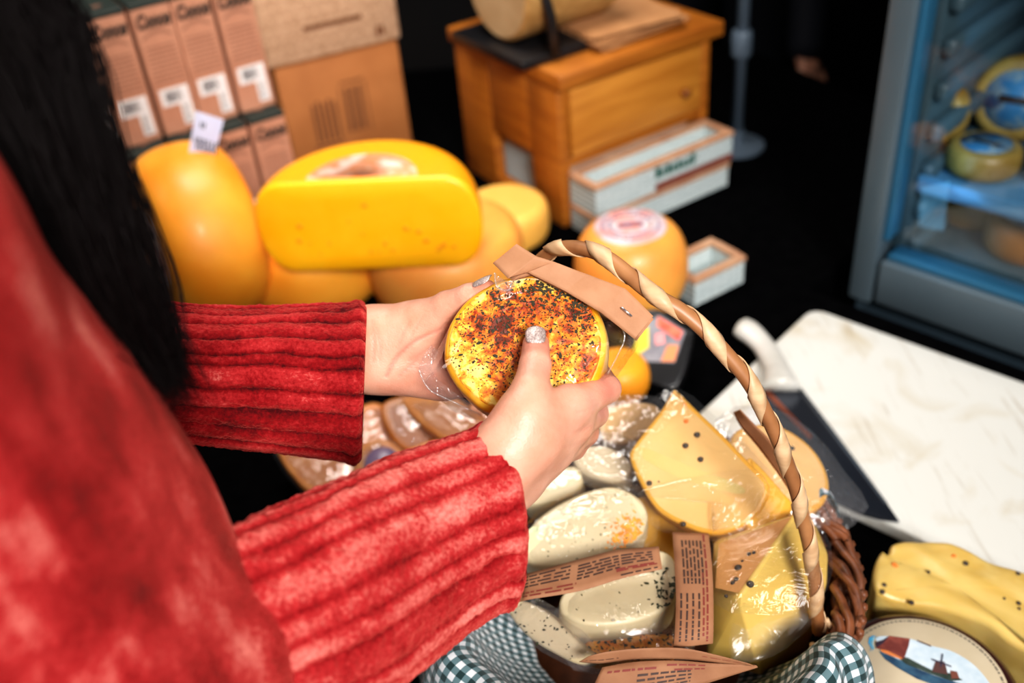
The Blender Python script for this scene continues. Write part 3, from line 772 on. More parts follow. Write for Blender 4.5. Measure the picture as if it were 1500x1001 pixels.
# ------------------------------------------------------------------ wrapped wedges under the hands
m_film = film_mat('clear_film', base=.02, bump=.5, haze=.015, top=.4)
m_film2 = film_mat('clear_film_tinted', base=.05, tint=(.97, .96, .98), haze=.05, bump=.8, bscale=45, rough=.1, top=.5)
m_wed = [mat('amber_cheese', (196, 112, 36), (214, 134, 52), scale=20, rough=.4, sub=.1), mat('peach_cheese', (200, 136, 78), (184, 112, 54), scale=20, rough=.4, sub=.1), mat('mauve_label_cheese', (140, 114, 130), (104, 90, 130), scale=30, rough=.35), mat('caramel_cheese', (176, 104, 34), (150, 84, 26), scale=20, rough=.4)]
GW = 'film-wrapped wedges on the cloth under the hands'
def wrapped(label, z, nrm, pts, th, mi, seed, top=None, smooth=True):
    c = np.mean(pts, 0); pl = Plane(atz(c[0], c[1], z), nrm, (1, 0, 0))
    P2 = pxpoly(pl, pts, smooth, 5); o = root('wrapped_wedge', pl.o-V3(0, 0, th), label, 'cheese', GW)
    v, f = slab(pl, P2, th, .005, wob=.05, seed=seed); mk('cheese_piece', v, f, m_wed[mi], o, sharp=50)
    bp = np.array(P2)[::4]; cc = bp.mean(0); v, f = bag(pl, cc+(bp-cc)*1.13, .0035, -.012, seed, crump=.002)
    mk('film', v, f, m_film2, o)
    return o
wrapped('pale peach wrapped wedge lowest left, half under the left sleeve', .845, (-.1, -.2, .97), [(405, 655), (450, 640), (520, 650), (530, 700), (500, 735), (468, 732), (430, 700)], .03, 1, 1)
wrapped('orange wrapped wedge right below the left cuff', .862, (.2, -.3, .93), [(520, 600), (560, 590), (600, 640), (580, 700), (535, 700), (515, 650)], .03, 0, 2)
o = wrapped('wrapped wedge with a round mauve label under the left cuff', .868, (.0, -.45, .9), [(528, 655), (556, 640), (590, 660), (600, 700), (560, 728), (520, 710)], .02, 1, 3)
pl = Plane(atz(560, 680, .872), (0, -.45, .9), (1, 0, 0)); q = pl.hit(560, 680)
v, f = lathe([(.0001, .001), (.016, .0006), (.017, -.001)], 32); v = np.array([pl.w((a[0]+q[0], a[1]+q[1]), a[2]+.003) for a in v]); mk('round_label', v, f, m_wed[2], o)
wrapped('caramel-brown wrapped wedge just under the held cheese bag', .872, (.1, -.35, .93), [(560, 590), (620, 575), (660, 610), (650, 650), (600, 665), (565, 630)], .03, 3, 4)
wrapped('peach wrapped wedge with a pointed tip under the right wrist', .885, (-.2, -.3, .93), [(585, 585), (660, 580), (690, 600), (720, 625), (690, 650), (640, 640)], .03, 1, 5)
wrapped('orange wrapped wedge behind the right sleeve', .86, (.0, -.3, .95), [(590, 660), (650, 640), (700, 650), (700, 720), (640, 740), (590, 710)], .03, 0, 6)
wrapped('amber wrapped wedge under the back of the right hand', .87, (.1, -.3, .95), [(690, 590), (760, 580), (800, 620), (790, 670), (730, 680), (690, 640)], .03, 0, 7)
wrapped('pale wrapped wedge behind the fingers of the right hand', .87, (.1, -.3, .95), [(800, 590), (860, 575), (900, 600), (890, 650), (840, 660), (800, 630)], .03, 1, 8)

# ------------------------------------------------------------------ cutting board and knife
def cutting():
    g = N('white_cutting_board'); b = g.n('ShaderNodeBsdfPrincipled'); g.l(b.outputs[0], g.out.inputs[0]); b.inputs['Roughness'].default_value = .45
    tc = g.n('ShaderNodeTexCoord'); mx = None; last = None
    base = g.n('ShaderNodeTexNoise'); base.inputs['Scale'].default_value = 14; base.inputs['Detail'].default_value = 6; base.inputs['Distortion'].default_value = 1
    g.l(tc.outputs['Object'], base.inputs['Vector'])
    r = g.n('ShaderNodeValToRGB'); r.color_ramp.elements[0].position = .52; r.color_ramp.elements[1].position = .78; r.color_ramp.elements[0].color = S2((214, 214, 208)); r.color_ramp.elements[1].color = S2((196, 186, 164)); g.l(base.outputs[0], r.inputs[0])
    colr = r.outputs[0]
    for k, (rot, sc_) in enumerate([(.9, 60), (-.35, 50), (1.7, 70)]):
        mp = g.n('ShaderNodeMapping'); mp.inputs['Rotation'].default_value = (0, 0, rot); mp.inputs['Scale'].default_value = (1, .07, 1); g.l(tc.outputs['Object'], mp.inputs[0])
        nz = g.n('ShaderNodeTexNoise'); nz.inputs['Scale'].default_value = sc_*2.2; nz.inputs['Detail'].default_value = 4; nz.inputs['Distortion'].default_value = .6; g.l(mp.outputs[0], nz.inputs['Vector'])
        rr = g.n('ShaderNodeMapRange'); rr.inputs['From Min'].default_value = .63; rr.inputs['From Max'].default_value = .72; g.l(nz.outputs[0], rr.inputs[0])
        ms = g.n('ShaderNodeMath', operation='MULTIPLY'); ms.inputs[1].default_value = .32; g.l(rr.outputs[0], ms.inputs[0])
        x = g.n('ShaderNodeMix', data_type='RGBA'); x.inputs[7].default_value = S2((146, 122, 88)); g.l(ms.outputs[0], x.inputs[0]); g.l(colr, x.inputs[6]); colr = x.outputs[2]
    g.l(colr, b.inputs[0]); return g.m
bz = .818; bpn = Plane((0, 0, bz), (0, 0, 1), (1, 0, 0))
TL = atz(1190, 450, bz); RR_ = atz(1500, 560, bz); uu = unit(RR_-TL); vv = V3(uu[1], -uu[0], 0)  # across, towards us
NN = atz(1262, 748, bz); wid = (NN-TL)@vv
def cr(c, a, b, r, n=6):
    a = unit(a-c); b = unit(b-c); o_ = c+(a+b)*r; out = []
    for i in range(n+1):
        t = i/n*math.pi/2; out.append(o_-b*r*math.cos(t)-a*r*math.sin(t))
    return out[::-1] if False else out
cn = [TL, TL+uu*.5, TL+uu*.5+vv*wid, TL+vv*wid]; ol = []
for i in range(4): ol += cr(cn[i], cn[i-1], cn[(i+1) % 4], .018)
P2 = np.array([[p[0], p[1]] for p in ol])
v, f = slab(Plane((0, 0, bz), (0, 0, 1), (1, 0, 0)), P2, .0165, .003)
cbd = mk('cutting_board', v, f, cutting(), sharp=50); tag(cbd, 'large white plastic cutting board with knife scratches, beside the fridge', 'cutting board')
# knife: dark wide blade, white handle
kz = bz+.0035; kp = Plane((0, 0, kz), (0, 0, 1), (1, 0, 0))
def steel_dark():
    return mat('dark_mirror_blade', (84, 88, 98), (66, 70, 80), scale=5, rough=.25, metal=.8)
kn = root('kitchen_knife', atz(1220, 660, bz), 'wide dark-bladed kitchen knife with white handle lying on the cutting board', 'knife')
P2 = pxpoly(kp, [(1110, 566), (1171, 565), (1180, 577), (1225, 636), (1270, 697), (1300, 738), (1317, 763), (1290, 760), (1262, 752), (1225, 735), (1180, 690), (1140, 630)], False)
v, f = slab(kp, P2, .0028, .0006); mk('blade', v, f, steel_dark(), kn, sharp=30)
P2 = pxpoly(kp, [(1171, 566), (1180, 577), (1225, 636), (1300, 738), (1296, 740), (1222, 642), (1168, 572)], False)
v = kp.w(P2, np.full(len(P2), .0004)); mk('cutting_edge', v, [list(range(len(P2)))], mat('bright_edge', (170, 176, 184), rough=.25, metal=.9), kn, smooth=False)
P2 = pxpoly(kp, [(1118, 574), (1126, 572), (1190, 640), (1186, 644)], False); v = kp.w(P2, np.full(len(P2), .0005)); mk('painted_reflection', v, [list(range(4))], mat('copper_reflection', (150, 84, 62), rough=.3, metal=.6), kn, smooth=False)  # reddish reflection on the blade, painted as a thin flat patch
hz = bz+.012
hp_ = [atz(1143, 568, bz+.010), atz(1141, 555, hz), atz(1135, 535, hz), atz(1122, 512, hz), atz(1106, 494, hz+.001), atz(1092, 483, hz+.002), atz(1082, 478, hz+.002)]
m_wh = mat('white_plastic_handle', (206, 204, 198), (190, 188, 180), scale=30, rough=.35)
v, f = tube(catmull(hp_, 6), list(np.interp(np.linspace(0, 1, 37), [0, .1, .3, .55, .8, .93, 1], [.021, .019, .014, .013, .0155, .0145, .004])), 20, flat=.72); mk('handle', v, f, m_wh, kn)

# ------------------------------------------------------------------ cut pepper cheese and dark waxed cheese, right front
m_pep = mat('pepper_cheese', (216, 188, 114), (200, 166, 88), (222, 198, 130), scale=9, detail=4, rough=.35, bump=.35, bscale=22, bdist=.004, sub=.12, subr=(.02, .01, .003), dist=1.2)
m_corn = mat('peppercorn', (40, 30, 24), (70, 56, 44), scale=600, rough=.5)
m_chili = mat('chili_fleck', (226, 120, 40), rough=.5)
def icos(c, r, squash=(1, 1, 1)):
    bm = bmesh.new(); bmesh.ops.create_icosphere(bm, subdivisions=2, radius=r)
    v = np.array([list(q.co) for q in bm.verts])*np.array(squash); v = np.array([p*(1+.12*noise.noise(Vector(p*900))) for p in v])+c; f = [[q.index for q in ff.verts] for ff in bm.faces]; bm.free(); return v, f
def corns(pl, L, parent, mt=m_corn, nm='peppercorn', lift=0):
    for px, py, r in L:
        v, f = icos(pl.w(pl.hit(px, py), lift), r, (1, 1, .8)); mk(nm, v, f, mt, parent)
yz = .868; yp = Plane(atz(1390, 860, yz), (-.03, -.05, 1), (1, 0, 0))
yo = root('cut_pepper_cheese', atz(1400, 900, .802), 'big yellow half cheese with peppercorns lying by the cutting board', 'cheese')
P2 = pxpoly(yp, [(1279, 838), (1284, 818), (1292, 806), (1301, 809), (1306, 797), (1324, 791), (1345, 790), (1372, 793), (1400, 799), (1450, 820), (1500, 836), (1560, 862), (1640, 905), (1640, 1060), (1560, 990), (1490, 945), (1440, 912), (1380, 889), (1330, 880), (1292, 872), (1281, 862)], True, 5)
v, f = slab(yp, P2, .064, .005, wob=.012, seed=3)
for i in range(len(v)):
    n_ = noise.noise(Vector((v[i][0]*30, v[i][1]*18, 1.3))); 
    if v[i][2] > yz-.008: v[i][2] += .0022*n_+.0012*math.sin(v[i][0]*90+v[i][1]*160+4*n_)
mk('cheese_block', v, f, m_pep, yo)
corns(yp, [(1294, 858, .0026), (1292, 867, .0024), (1335, 883, .0022), (1414, 826, .0026), (1491, 841, .002), (1492, 884, .0018), (1493, 892, .0012), (1471, 877, .0012), (1360, 838, .0016)], yo)
corns(yp, [(1310, 827, .002), (1397, 815, .0022), (1313, 829, .0014)], yo, m_chili, 'chili_fleck', -.0004)

m_maroon = mat('dark_maroon_wax', (62, 30, 28), (50, 24, 24), scale=8, rough=.28, coat=.4, bump=.1, bscale=30)
mz = .870; mc = atz(1356, 1000, mz)
mo = root('maroon_waxed_cheese', V3(mc[0], mc[1], .802), 'round cheese in dark maroon wax with a windmill picture label', 'cheese')
Rl = np.linalg.norm(atz(1473, 995, mz)-atz(1239, 1003, mz))/2
v, f = lathe(wheelprof(Rl*1.27, mz-.802, 2.2, 26, .76), 80); mk('wax_rind', v, f, m_maroon, mo, local=True)
m_cream = mat('cream_label_paper', (216, 202, 176), (200, 184, 154), scale=14, rough=.4)
v, f = lathe([(.0001, mz-.802+.0012), (Rl*.985, mz-.802+.0010), (Rl, mz-.802+.0002), (Rl, mz-.802-.002)], 80); lb = mk('label', v, f, m_cream, mo, local=True)
mp_ = Plane(V3(mc[0], mc[1], mz+.0012), (0, 0, 1), (1, 0, 0))
CR = lambda L: [(1000+x/3., 667+y/3.) for x, y in L]
def pic(nm, pts, c, lift, smooth=False, c2=None): decal(nm, mp_, CR(pts), mat('print_'+nm, c, c2, scale=120, rough=.45) if c2 else mat('print_'+nm, c, rough=.45), lb, lift, smooth)
pic('printed_sky', [(850, 805), (905, 797), (1000, 808), (1090, 838), (1180, 862), (1270, 915), (1335, 985), (1345, 1020), (1250, 1010), (1150, 990), (1050, 950), (960, 905), (880, 860)], (186, 204, 216), .0002, True, (206, 218, 226))
pic('printed_water', [(860, 862), (905, 880), (960, 905), (1040, 945), (1110, 972), (1200, 1000), (1320, 1035), (1240, 1060), (1130, 1020), (1030, 985), (950, 940), (890, 900)], (36, 64, 92), .0004, False, (60, 96, 120))
pic('printed_trees', [(930, 880), (990, 893), (1050, 925), (1100, 950), (1180, 962), (1230, 990), (1180, 995), (1080, 960), (980, 920)], (70, 84, 76), .0005, False, (46, 58, 50))
pic('printed_houses', [(868, 850), (905, 856), (965, 880), (962, 900), (915, 884), (872, 866)], (214, 130, 74), .0006)
pic('printed_mill', [(908, 797), (998, 809), (992, 840), (972, 898), (900, 862), (846, 850), (878, 828)], (146, 78, 66), .0007, False, (110, 52, 46))
pic('printed_mill_shade', [(846, 826), (880, 815), (905, 800), (880, 830), (850, 850)], (60, 46, 60), .0008)
pic('printed_mill_arm', [(1030, 815), (1092, 840), (1090, 845), (1028, 820)], (90, 66, 60), .0008)
pic('printed_small_mill', [(1112, 905), (1150, 912), (1165, 968), (1095, 955)], (92, 62, 58), .0008)
pic('printed_small_mill_arm', [(1138, 876), (1144, 877), (1135, 935), (1129, 934)], (60, 60, 80), .0010)
pic('printed_small_mill_arm', [(1092, 897), (1180, 930), (1178, 935), (1090, 902)], (60, 60, 80), .0010)
pic('printed_far_houses', [(1175, 950), (1205, 955), (1215, 985), (1180, 985)], (120, 72, 60), .0008)
pic('printed_swoosh', [(852, 797), (832, 803), (824, 825), (832, 850), (822, 870), (828, 850), (816, 828), (820, 804), (836, 796)], (70, 160, 205), .0006)
pic('printed_swoosh', [(862, 803), (842, 808), (834, 826), (841, 850), (832, 866), (836, 850), (828, 827), (832, 806)], (110, 184, 214), .0005)
v = []; f = []; a = 0; r_ = random.Random(8)
while a < 6.2:
    w_ = r_.uniform(.02, .07); q = len(v)
    for aa, r2 in ((a, .955), (a+w_, .955), (a+w_, .93), (a, .93)): v.append((Rl*r2*math.cos(aa), Rl*r2*math.sin(aa), mz-.802+.0014))
    f.append([q, q+1, q+2, q+3]); a += w_+.02
mk('rim_lettering', v, f, mat('grey_ink', (120, 112, 100), rough=.6), lb, local=True, smooth=False)
# ------------------------------------------------------------------ wicker basket
BC = V3(.078, .500, .802); BR = .150; BZ = .936
bk = root('wicker_basket', BC, 'brown wicker basket with a tall wrapped handle, filled with cheese', 'basket')
m_wick = mat('brown_wicker', (128, 76, 46), (76, 42, 26), scale=60, rough=.5, bump=.2, bscale=200)
m_wick2 = mat('dark_wicker', (112, 64, 36), (76, 42, 26), scale=60, rough=.5)
m_peel = mat('pale_peeled_ribbon', (210, 176, 138), (188, 150, 112), scale=40, rough=.5, stretch=(1, 1, 4))
m_hand = mat('tan_handle_core', (172, 122, 80), (140, 92, 56), scale=30, rough=.45)
def bpt(phi, z, dr=0): 
    t = (z-.803)/(BZ-.803); r = .118+(BR-.118)*t+dr; return V3(BC[0]+r*math.cos(phi), BC[1]+r*math.sin(phi), z)
nst = 40; W = []
for row in range(17):
    z = .806+row*.0075; P = []
    for k in range(nst*4+1):
        a = 2*math.pi*k/(nst*4); P.append(bpt(a, z+.0012*noise.noise(Vector((a*4, row, 0))), .0032*math.sin(a*nst/2+math.pi*(row % 2))))
    W.append(tube(P, .0036, 6, False))
v, f = join(*W); mk('woven_wall', v, f, m_wick, bk)
for k in range(nst):
    a = 2*math.pi*(k+.5)/nst; v, f = tube([bpt(a, .805), bpt(a, .87), bpt(a, .932)], .0026, 6); mk('stake', v, f, m_wick2, bk)
rim = []
for s in range(6):
    P = []
    for k in range(361):
        a = 2*math.pi*k/360; tw = a*8+s*math.pi/3+1.2*noise.noise(Vector((a*5, s*3.1, 0))); rr = .0075+.004*noise.noise(Vector((a*9, s*1.7, 0)))
        P.append(V3(BC[0]+(BR+rr*math.cos(tw))*math.cos(a), BC[1]+(BR+rr*math.cos(tw))*math.sin(a), BZ+rr*1.2*math.sin(tw)))
    rim.append(tube(P, .0032, 7, False))
v, f = join(*rim); mk('rim', v, f, m_wick, bk)
# loose strands that run down the right flank
L = []
r_ = random.Random(12)
for k in range(16):
    a0 = math.radians(-42+k*4.2); P = []
    for j in range(9):
        t = j/8; P.append(bpt(a0+t*.22*r_.uniform(.8, 1.2), BZ+.004-t*.085, .009+.005*math.sin(t*math.pi)))
    L.append(tube(P, .0031, 6))
v, f = join(*L); mk('woven_strands', v, f, m_wick, bk)
v, f = lathe([(.0001, .001), (.116, .001), (.118, .006), (.0001, .007)], 48, BC); mk('basket_base', v, f, m_wick2, bk)
# handle: traced in its own vertical plane
ha = atz(1199, 925, .93)
hang = math.degrees(math.atan2(.574-.439, -.048-.196))
hp = [ha, atv(1192, 840, ha, hang), atv(1181, 780, ha, hang), atv(1162, 705, ha, hang), atv(1133, 630, ha, hang), atv(1098, 562, ha, hang), atv(1050, 503, ha, hang), atv(1000, 457, ha, hang), atv(950, 427, ha, hang)]
hp = np.array(hp)
print('handle', hp[[0, 3, 6, 8]])
# mirrored other half
top = hp[-1]; other = []
mid = V3(BC[0], BC[1], 0); d = unit(V3(*(hp[-1]-hp[0])[:2], 0)); s0 = (hp[0]-mid)@d; sL = -s0-.0
for p in hp[::-1]:
    s = (p-mid)@d; other.append((s, p[2]))
st_ = (top-mid)@d; zt_ = top[2]
full = list(hp)
pe = math.radians(128); eL = V3(BC[0]+BR*math.cos(pe), BC[1]+BR*math.sin(pe), .93)
for t, dz in [(.25, .010), (.52, -.004), (.74, -.05), (.9, -.125), (.98, -.2), (1.0, None)]:
    p = top*(1-t)+eL*t; p[2] = .93 if dz is None else zt_+dz; full.append(p)
HP = catmull(full, 10)
v, f = tube(HP, .0052, 14, flat=.85); mk('handle', v, f, m_hand, bk); hobj = bpy.data.objects['handle'] if False else None
# flat ribbon wound around the core
T, A_, B_ = frames(HP, (0, 0, 1)); arc = np.concatenate([[0], np.cumsum(np.linalg.norm(np.diff(HP, axis=0), axis=1))])
v = []; f = []; n = int(arc[-1]/.0012)
for i in range(n):
    s = i*.0012; wd = .0095
    row = []
    for e in (-.5, -.17, .17, .5):
        ss = min(max(s+e*wd, 0), arc[-1]); ph = s*2*math.pi/.043-e*1.6
        c_ = np.array([np.interp(ss, arc, HP[:, q]) for q in range(3)]); j = min(int(np.interp(ss, arc, np.arange(len(arc)))), len(HP)-1)
        row.append(c_+(math.cos(ph)*A_[j]*.0050+math.sin(ph)*B_[j]*.0058)*(1.04+.05*(1-abs(e)*2)))
    v += row
for i in range(n-1):
    for j in range(3): f.append([i*4+j, i*4+j+1, (i+1)*4+j+1, (i+1)*4+j])
rb = mk('handle_ribbon', v, f, m_peel, bk); md = rb.modifiers.new('s', 'SOLIDIFY'); md.thickness = .0007; md.offset = 0
P = [hp[0]+V3(.004, 0, .012), hp[0]+V3(.010, -.002, -.006), hp[0]+V3(.008, -.004, -.03), hp[0]+V3(-.002, -.004, -.036), hp[0]+V3(-.004, -.003, -.01)]
v, f = tube(catmull(P, 6), .0022, 8); mk('binding_loop', v, f, m_peel, bk)

# gingham cloth lining
def gingham():
    g = N('green_gingham_cloth'); b = g.n('ShaderNodeBsdfPrincipled'); g.l(b.outputs[0], g.out.inputs[0]); b.inputs['Roughness'].default_value = .85; b.inputs['Sheen Weight'].default_value = .2
    tc = g.n('ShaderNodeUVMap'); sp = g.n('ShaderNodeSeparateXYZ'); g.l(tc.outputs[0], sp.inputs[0]); st = []
    for ax_ in (0, 1):
        a = g.n('ShaderNodeMath', operation='MULTIPLY'); a.inputs[1].default_value = 1/.0098; g.l(sp.outputs[ax_], a.inputs[0])
        b_ = g.n('ShaderNodeMath', operation='FRACT'); g.l(a.outputs[0], b_.inputs[0])
        c_ = g.n('ShaderNodeMath', operation='GREATER_THAN'); c_.inputs[1].default_value = .5; g.l(b_.outputs[0], c_.inputs[0]); st.append(c_.outputs[0])
    s = g.n('ShaderNodeMath', operation='ADD'); g.l(st[0], s.inputs[0]); g.l(st[1], s.inputs[1])
    h = g.n('ShaderNodeMath', operation='MULTIPLY'); h.inputs[1].default_value = .5; g.l(s.outputs[0], h.inputs[0])
    r = g.n('ShaderNodeValToRGB'); r.color_ramp.interpolation = 'CONSTANT'; e = r.color_ramp.elements; e[0].position = 0; e[0].color = S2((214, 218, 222)); e[1].position = .25; e[1].color = S2((92, 120, 126)); x = e.new(.75); x.color = S2((14, 48, 50))
    g.l(h.outputs[0], r.inputs[0]); g.l(r.outputs[0], b.inputs['Base Color'])
    nz = g.n('ShaderNodeTexNoise'); nz.inputs['Scale'].default_value = 900; bp = g.n('ShaderNodeBump'); bp.inputs['Strength'].default_value = .3; bp.inputs['Distance'].default_value = .0005; g.l(nz.outputs[0], bp.inputs['Height']); g.l(bp.outputs[0], b.inputs['Normal'])
    return g.m
prof = [(.085, .868), (.105, .885), (.125, .91), (.138, .935), (.147, .951), (.157, .958), (.167, .953), (.174, .938), (.178, .915), (.180, .888), (.181, .862), (.182, .842)]
PR = catmull([V3(a, b, 0) for a, b in prof], 5); al = np.concatenate([[0], np.cumsum(np.linalg.norm(np.diff(PR, axis=0), axis=1))])
v = []; f = []; uv = []; nphi = 420; a0, a1 = math.radians(-37), math.radians(-346)
for i in range(nphi+1):
    ph = a0+(a1-a0)*i/nphi
    for j, (r, z, _) in enumerate(PR):
        t = j/(len(PR)-1); w_ = .25+t
        n1 = noise.noise(Vector((math.cos(ph)*3, math.sin(ph)*3, t*1.2))); n2 = noise.noise(Vector((math.cos(ph)*9, math.sin(ph)*9, t*2.5+5)))
        fold = n1*.014+n2*.007
        hump = .022*math.exp(-((ph-math.radians(-48))/.16)**2)+.012*math.exp(-((ph-math.radians(-75))/.2)**2)+.008*math.exp(-((ph-math.radians(-120))/.35)**2)
        rr = r+fold*w_; zz = z+fold*.6*(1-abs(2*t-1))+hump*math.sin(min(t*1.2, 1)*math.pi)*.9
        v.append((BC[0]+rr*math.cos(ph), BC[1]+rr*math.sin(ph), zz)); uv.append((-ph*.165, al[j]))
m_ = len(PR)
for i in range(nphi):
    if -322 < math.degrees(a0+(a1-a0)*i/nphi) < -205: continue
    for j in range(m_-1): f.append([i*m_+j, (i+1)*m_+j, (i+1)*m_+j+1, i*m_+j+1])
gc = mk('gingham_cloth', v, f, gingham(), uv=uv); tag(gc, 'green and white gingham cloth draped over the basket rim', 'cloth')
md = gc.modifiers.new('s', 'SOLIDIFY'); md.thickness = .0008

# ------------------------------------------------------------------ cheeses in the basket
m_cmf = mat('butter_cheese', (222, 184, 126), (212, 168, 102), scale=12, detail=3, rough=.38, sub=.15, subr=(.02, .012, .005))
m_cream2 = mat('cream_herb_cheese', (206, 192, 158), (192, 174, 138), scale=14, rough=.42, sub=.15, subr=(.02, .014, .008))
m_yel = mat('yellow_edge_cheese', (222, 168, 70), (214, 154, 50), scale=12, rough=.38, sub=.15, subr=(.02, .012, .004))
m_peach = mat('peach_cheese_face', (220, 164, 104), (206, 146, 84), scale=9, rough=.38, sub=.15, subr=(.02, .01, .005))
m_olive = mat('olive_yellow_cheese', (196, 150, 60), (170, 124, 40), scale=12, rough=.4)
m_herb = mat('dried_herb', (56, 60, 22), (30, 30, 14), scale=700, rough=.7)
m_spice = mat('orange_spice', (226, 124, 24), (240, 170, 50), scale=150, rough=.5)
m_kraftc = mat('kraft_header_card', (160, 114, 82), (144, 98, 68), scale=45, rough=.75, bump=.1, bscale=600)
m_tx = mat('dark_brown_print', (66, 44, 36), rough=.7); m_rtx = mat('red_print_text', (126, 52, 42), rough=.7)
def flecks(name, pl, P2, n, mt, parent, seed, size=(.0006, .0016), dens=None, lift=.0003):
    r_ = random.Random(seed); P2 = np.asarray(P2); lo, hi = P2.min(0), P2.max(0); v = []; f = []; c = P2.mean(0)
    def inside(q):
        s = False; j = len(P2)-1
        for i in range(len(P2)):
            a, b = P2[i], P2[j]
            if (a[1] > q[1]) != (b[1] > q[1]) and q[0] < (b[0]-a[0])*(q[1]-a[1])/(b[1]-a[1])+a[0]: s = not s
            j = i
        return s
    k = 0; tr_ = 0
    while k < n and tr_ < n*60:
        tr_ += 1; q = (r_.uniform(lo[0], hi[0]), r_.uniform(lo[1], hi[1]))
        if not inside(np.array(q)-(np.array(q)-c)*-.02): continue
        if dens and r_.random() > dens(*q): continue
        k += 1; a = r_.uniform(0, 6.28); L_ = r_.uniform(*size); W_2 = L_*r_.uniform(.25, .7); o = len(v); m2 = r_.choice([4, 5, 6])
        for i in range(m2):
            t = 2*math.pi*i/m2; x, y = L_*math.cos(t)*r_.uniform(.7, 1.2), W_2*math.sin(t)*r_.uniform(.7, 1.2)
            v.append(pl.w((q[0]+x*math.cos(a)-y*math.sin(a), q[1]+x*math.sin(a)+y*math.cos(a)), lift+r_.uniform(0, .0004)))
        f.append(list(range(o, o+m2)))
    o = mk(name, v, f, mt, parent, smooth=False); tag(o, kind='stuff'); return o
def piece(name, label, z, nrm, pts, th, mt, wob=.0, seed=0, r=.003, smooth=True, cat='cheese', group=None, cen=None, sharp=50):
    c = np.mean(pts, 0) if cen is None else cen; pl = Plane(atz(c[0], c[1], z), nrm, (1, 0, 0)); P2 = pxpoly(pl, pts, smooth, 5)
    o = root(name, pl.o-V3(0, 0, th), label, cat, group); v, f = slab(pl, P2, th, r, wob=wob, seed=seed); mk('cheese_piece', v, f, mt, o, sharp=sharp); return o, pl, P2
def film(o, pl, pts, H, low, seed, mt=None, crump=.002, pw=3.0, fr=45, smooth=2):
    P2 = np.array([pl.hit(*q) for q in pts]); v, f = bag(pl, P2, H, low, seed, crump=crump, pw=pw, fr=fr, k=max(smooth, 1)); return mk('film', v, f, mt or m_film, o)
def label_strip(parent, A, B, rows_dark, rows_red, name='header_card', lift=.0005, sgn=1, across=False, mt=None, hgt=.055, nv=5):
    v, f, a, b = strip(A, B, 6, nv); c = mk(name, v, f, mt or m_kraftc, parent); md = c.modifiers.new('s', 'SOLIDIFY'); md.thickness = .0004; md.offset = 0
    for rows, mt_ in ((rows_dark, m_tx), (rows_red, m_rtx)):
        if rows:
            v, f = dashes(a, b, rows, hgt, lift, sgn=sgn, across=across, seed=len(rows)); 
            if len(v): mk('printed_text', v, f, mt_, c, smooth=False)
    return c
# disc behind the tall wedge
oB, plB, P2 = piece('cheese_slice', 'rounded pepper cheese slice in clear film at the back right of the basket', .965, (.12, -.35, .93), [(1072, 640), (1100, 622), (1140, 622), (1180, 645), (1205, 675), (1216, 710), (1207, 738), (1180, 752), (1140, 750), (1100, 735), (1078, 700)], .03, m_yel, r=.004)
P3 = inset(np.array(ccw(list(map(tuple, P2)))), .004); mk('cut_face', plB.w(P3, np.full(len(P3), .0003)), [list(range(len(P3)))], m_cmf, oB, smooth=False)
corns(plB, [(1160, 657, .0022)], oB)
film(oB, plB, [(1050, 610), (1120, 590), (1190, 625), (1240, 690), (1275, 740), (1225, 785), (1195, 770), (1120, 770), (1070, 720)], .004, -.006, 21, m_film2, .0025)
# olive piece low in the middle
piece('cheese_wedge', 'dull olive-yellow cheese low in the middle of the basket under the tall wedge', .948, (0, -.15, .98), [(920, 735), (970, 725), (1010, 760), (1020, 810), (990, 850), (940, 830), (915, 780)], .03, m_olive)
# tall pepper wedge
nA = unit((-.22, -.52, .82))
oA, plA, P2 = piece('tall_cheese_wedge', 'tall pale wedge with black peppercorns standing point up in the basket', 1.0, nA, [(985, 573), (992, 573), (1020, 600), (1060, 638), (1100, 680), (1122, 702), (1126, 722), (1108, 755), (1080, 775), (1045, 783), (1005, 772), (962, 747), (936, 706), (922, 672), (925, 657), (945, 630), (968, 600)], .034, m_yel, r=.0035)
P3 = inset(np.array(ccw(list(map(tuple, P2)))), .0035); mk('cut_face', plA.w(P3, np.full(len(P3), .0003)), [list(range(len(P3)))], m_cmf, oA, smooth=False)
corns(plA, [(1021, 637, .0025), (1004, 653, .0025), (1026, 673, .0024), (951, 708, .0024), (1001, 768, .0022), (965, 706, .0009)], oA)
corns(plA, [(1005, 617, .0022), (1003, 593, .0016)], oA, m_chili, 'chili_fleck', -.0006)
P3 = pxpoly(plA, [(937, 657), (955, 660), (1010, 683), (1085, 712), (1080, 724), (1000, 703), (945, 674)], True, 3); mk('green_vein', plA.w(P3, np.full(len(P3), .0005)), [list(range(len(P3)))], mat('green_tinge', (198, 180, 112), (206, 178, 116), scale=20, rough=.4), oA, smooth=False)
film(oA, plA, [(905, 650), (940, 600), (985, 562), (1050, 610), (1130, 690), (1150, 735), (1110, 795), (1055, 792), (990, 785), (940, 760), (915, 710)], .0045, -.006, 22, None, .0016, 4)
P2 = np.array([plA.hit(*q) for q in [(937, 722), (1020, 703), (1110, 690), (1122, 720), (1112, 790), (1060, 790), (1045, 784), (1080, 745), (1000, 735), (950, 730)]])
v, f = bag(plA, P2, .0065, .006, 23, crump=.0022, fr=70, k=2); mk('film_fold', v, f, film_mat('bright_film', base=.03, haze=.01, bump=.5, bscale=60, rough=.06, top=.5), oA)
# standing kraft header behind the wedge
A = [atz(1074, 604, 1.02), atz(1085, 625, 1.02), atz(1110, 655, 1.01), atz(1140, 695, 1.0), atz(1158, 722, .99)]
B = [atz(1084, 600, 1.035), atz(1105, 622, 1.03), atz(1132, 650, 1.025), atz(1155, 690, 1.01), atz(1166, 716, 1.0)]
label_strip(oB, A, B, [], [])
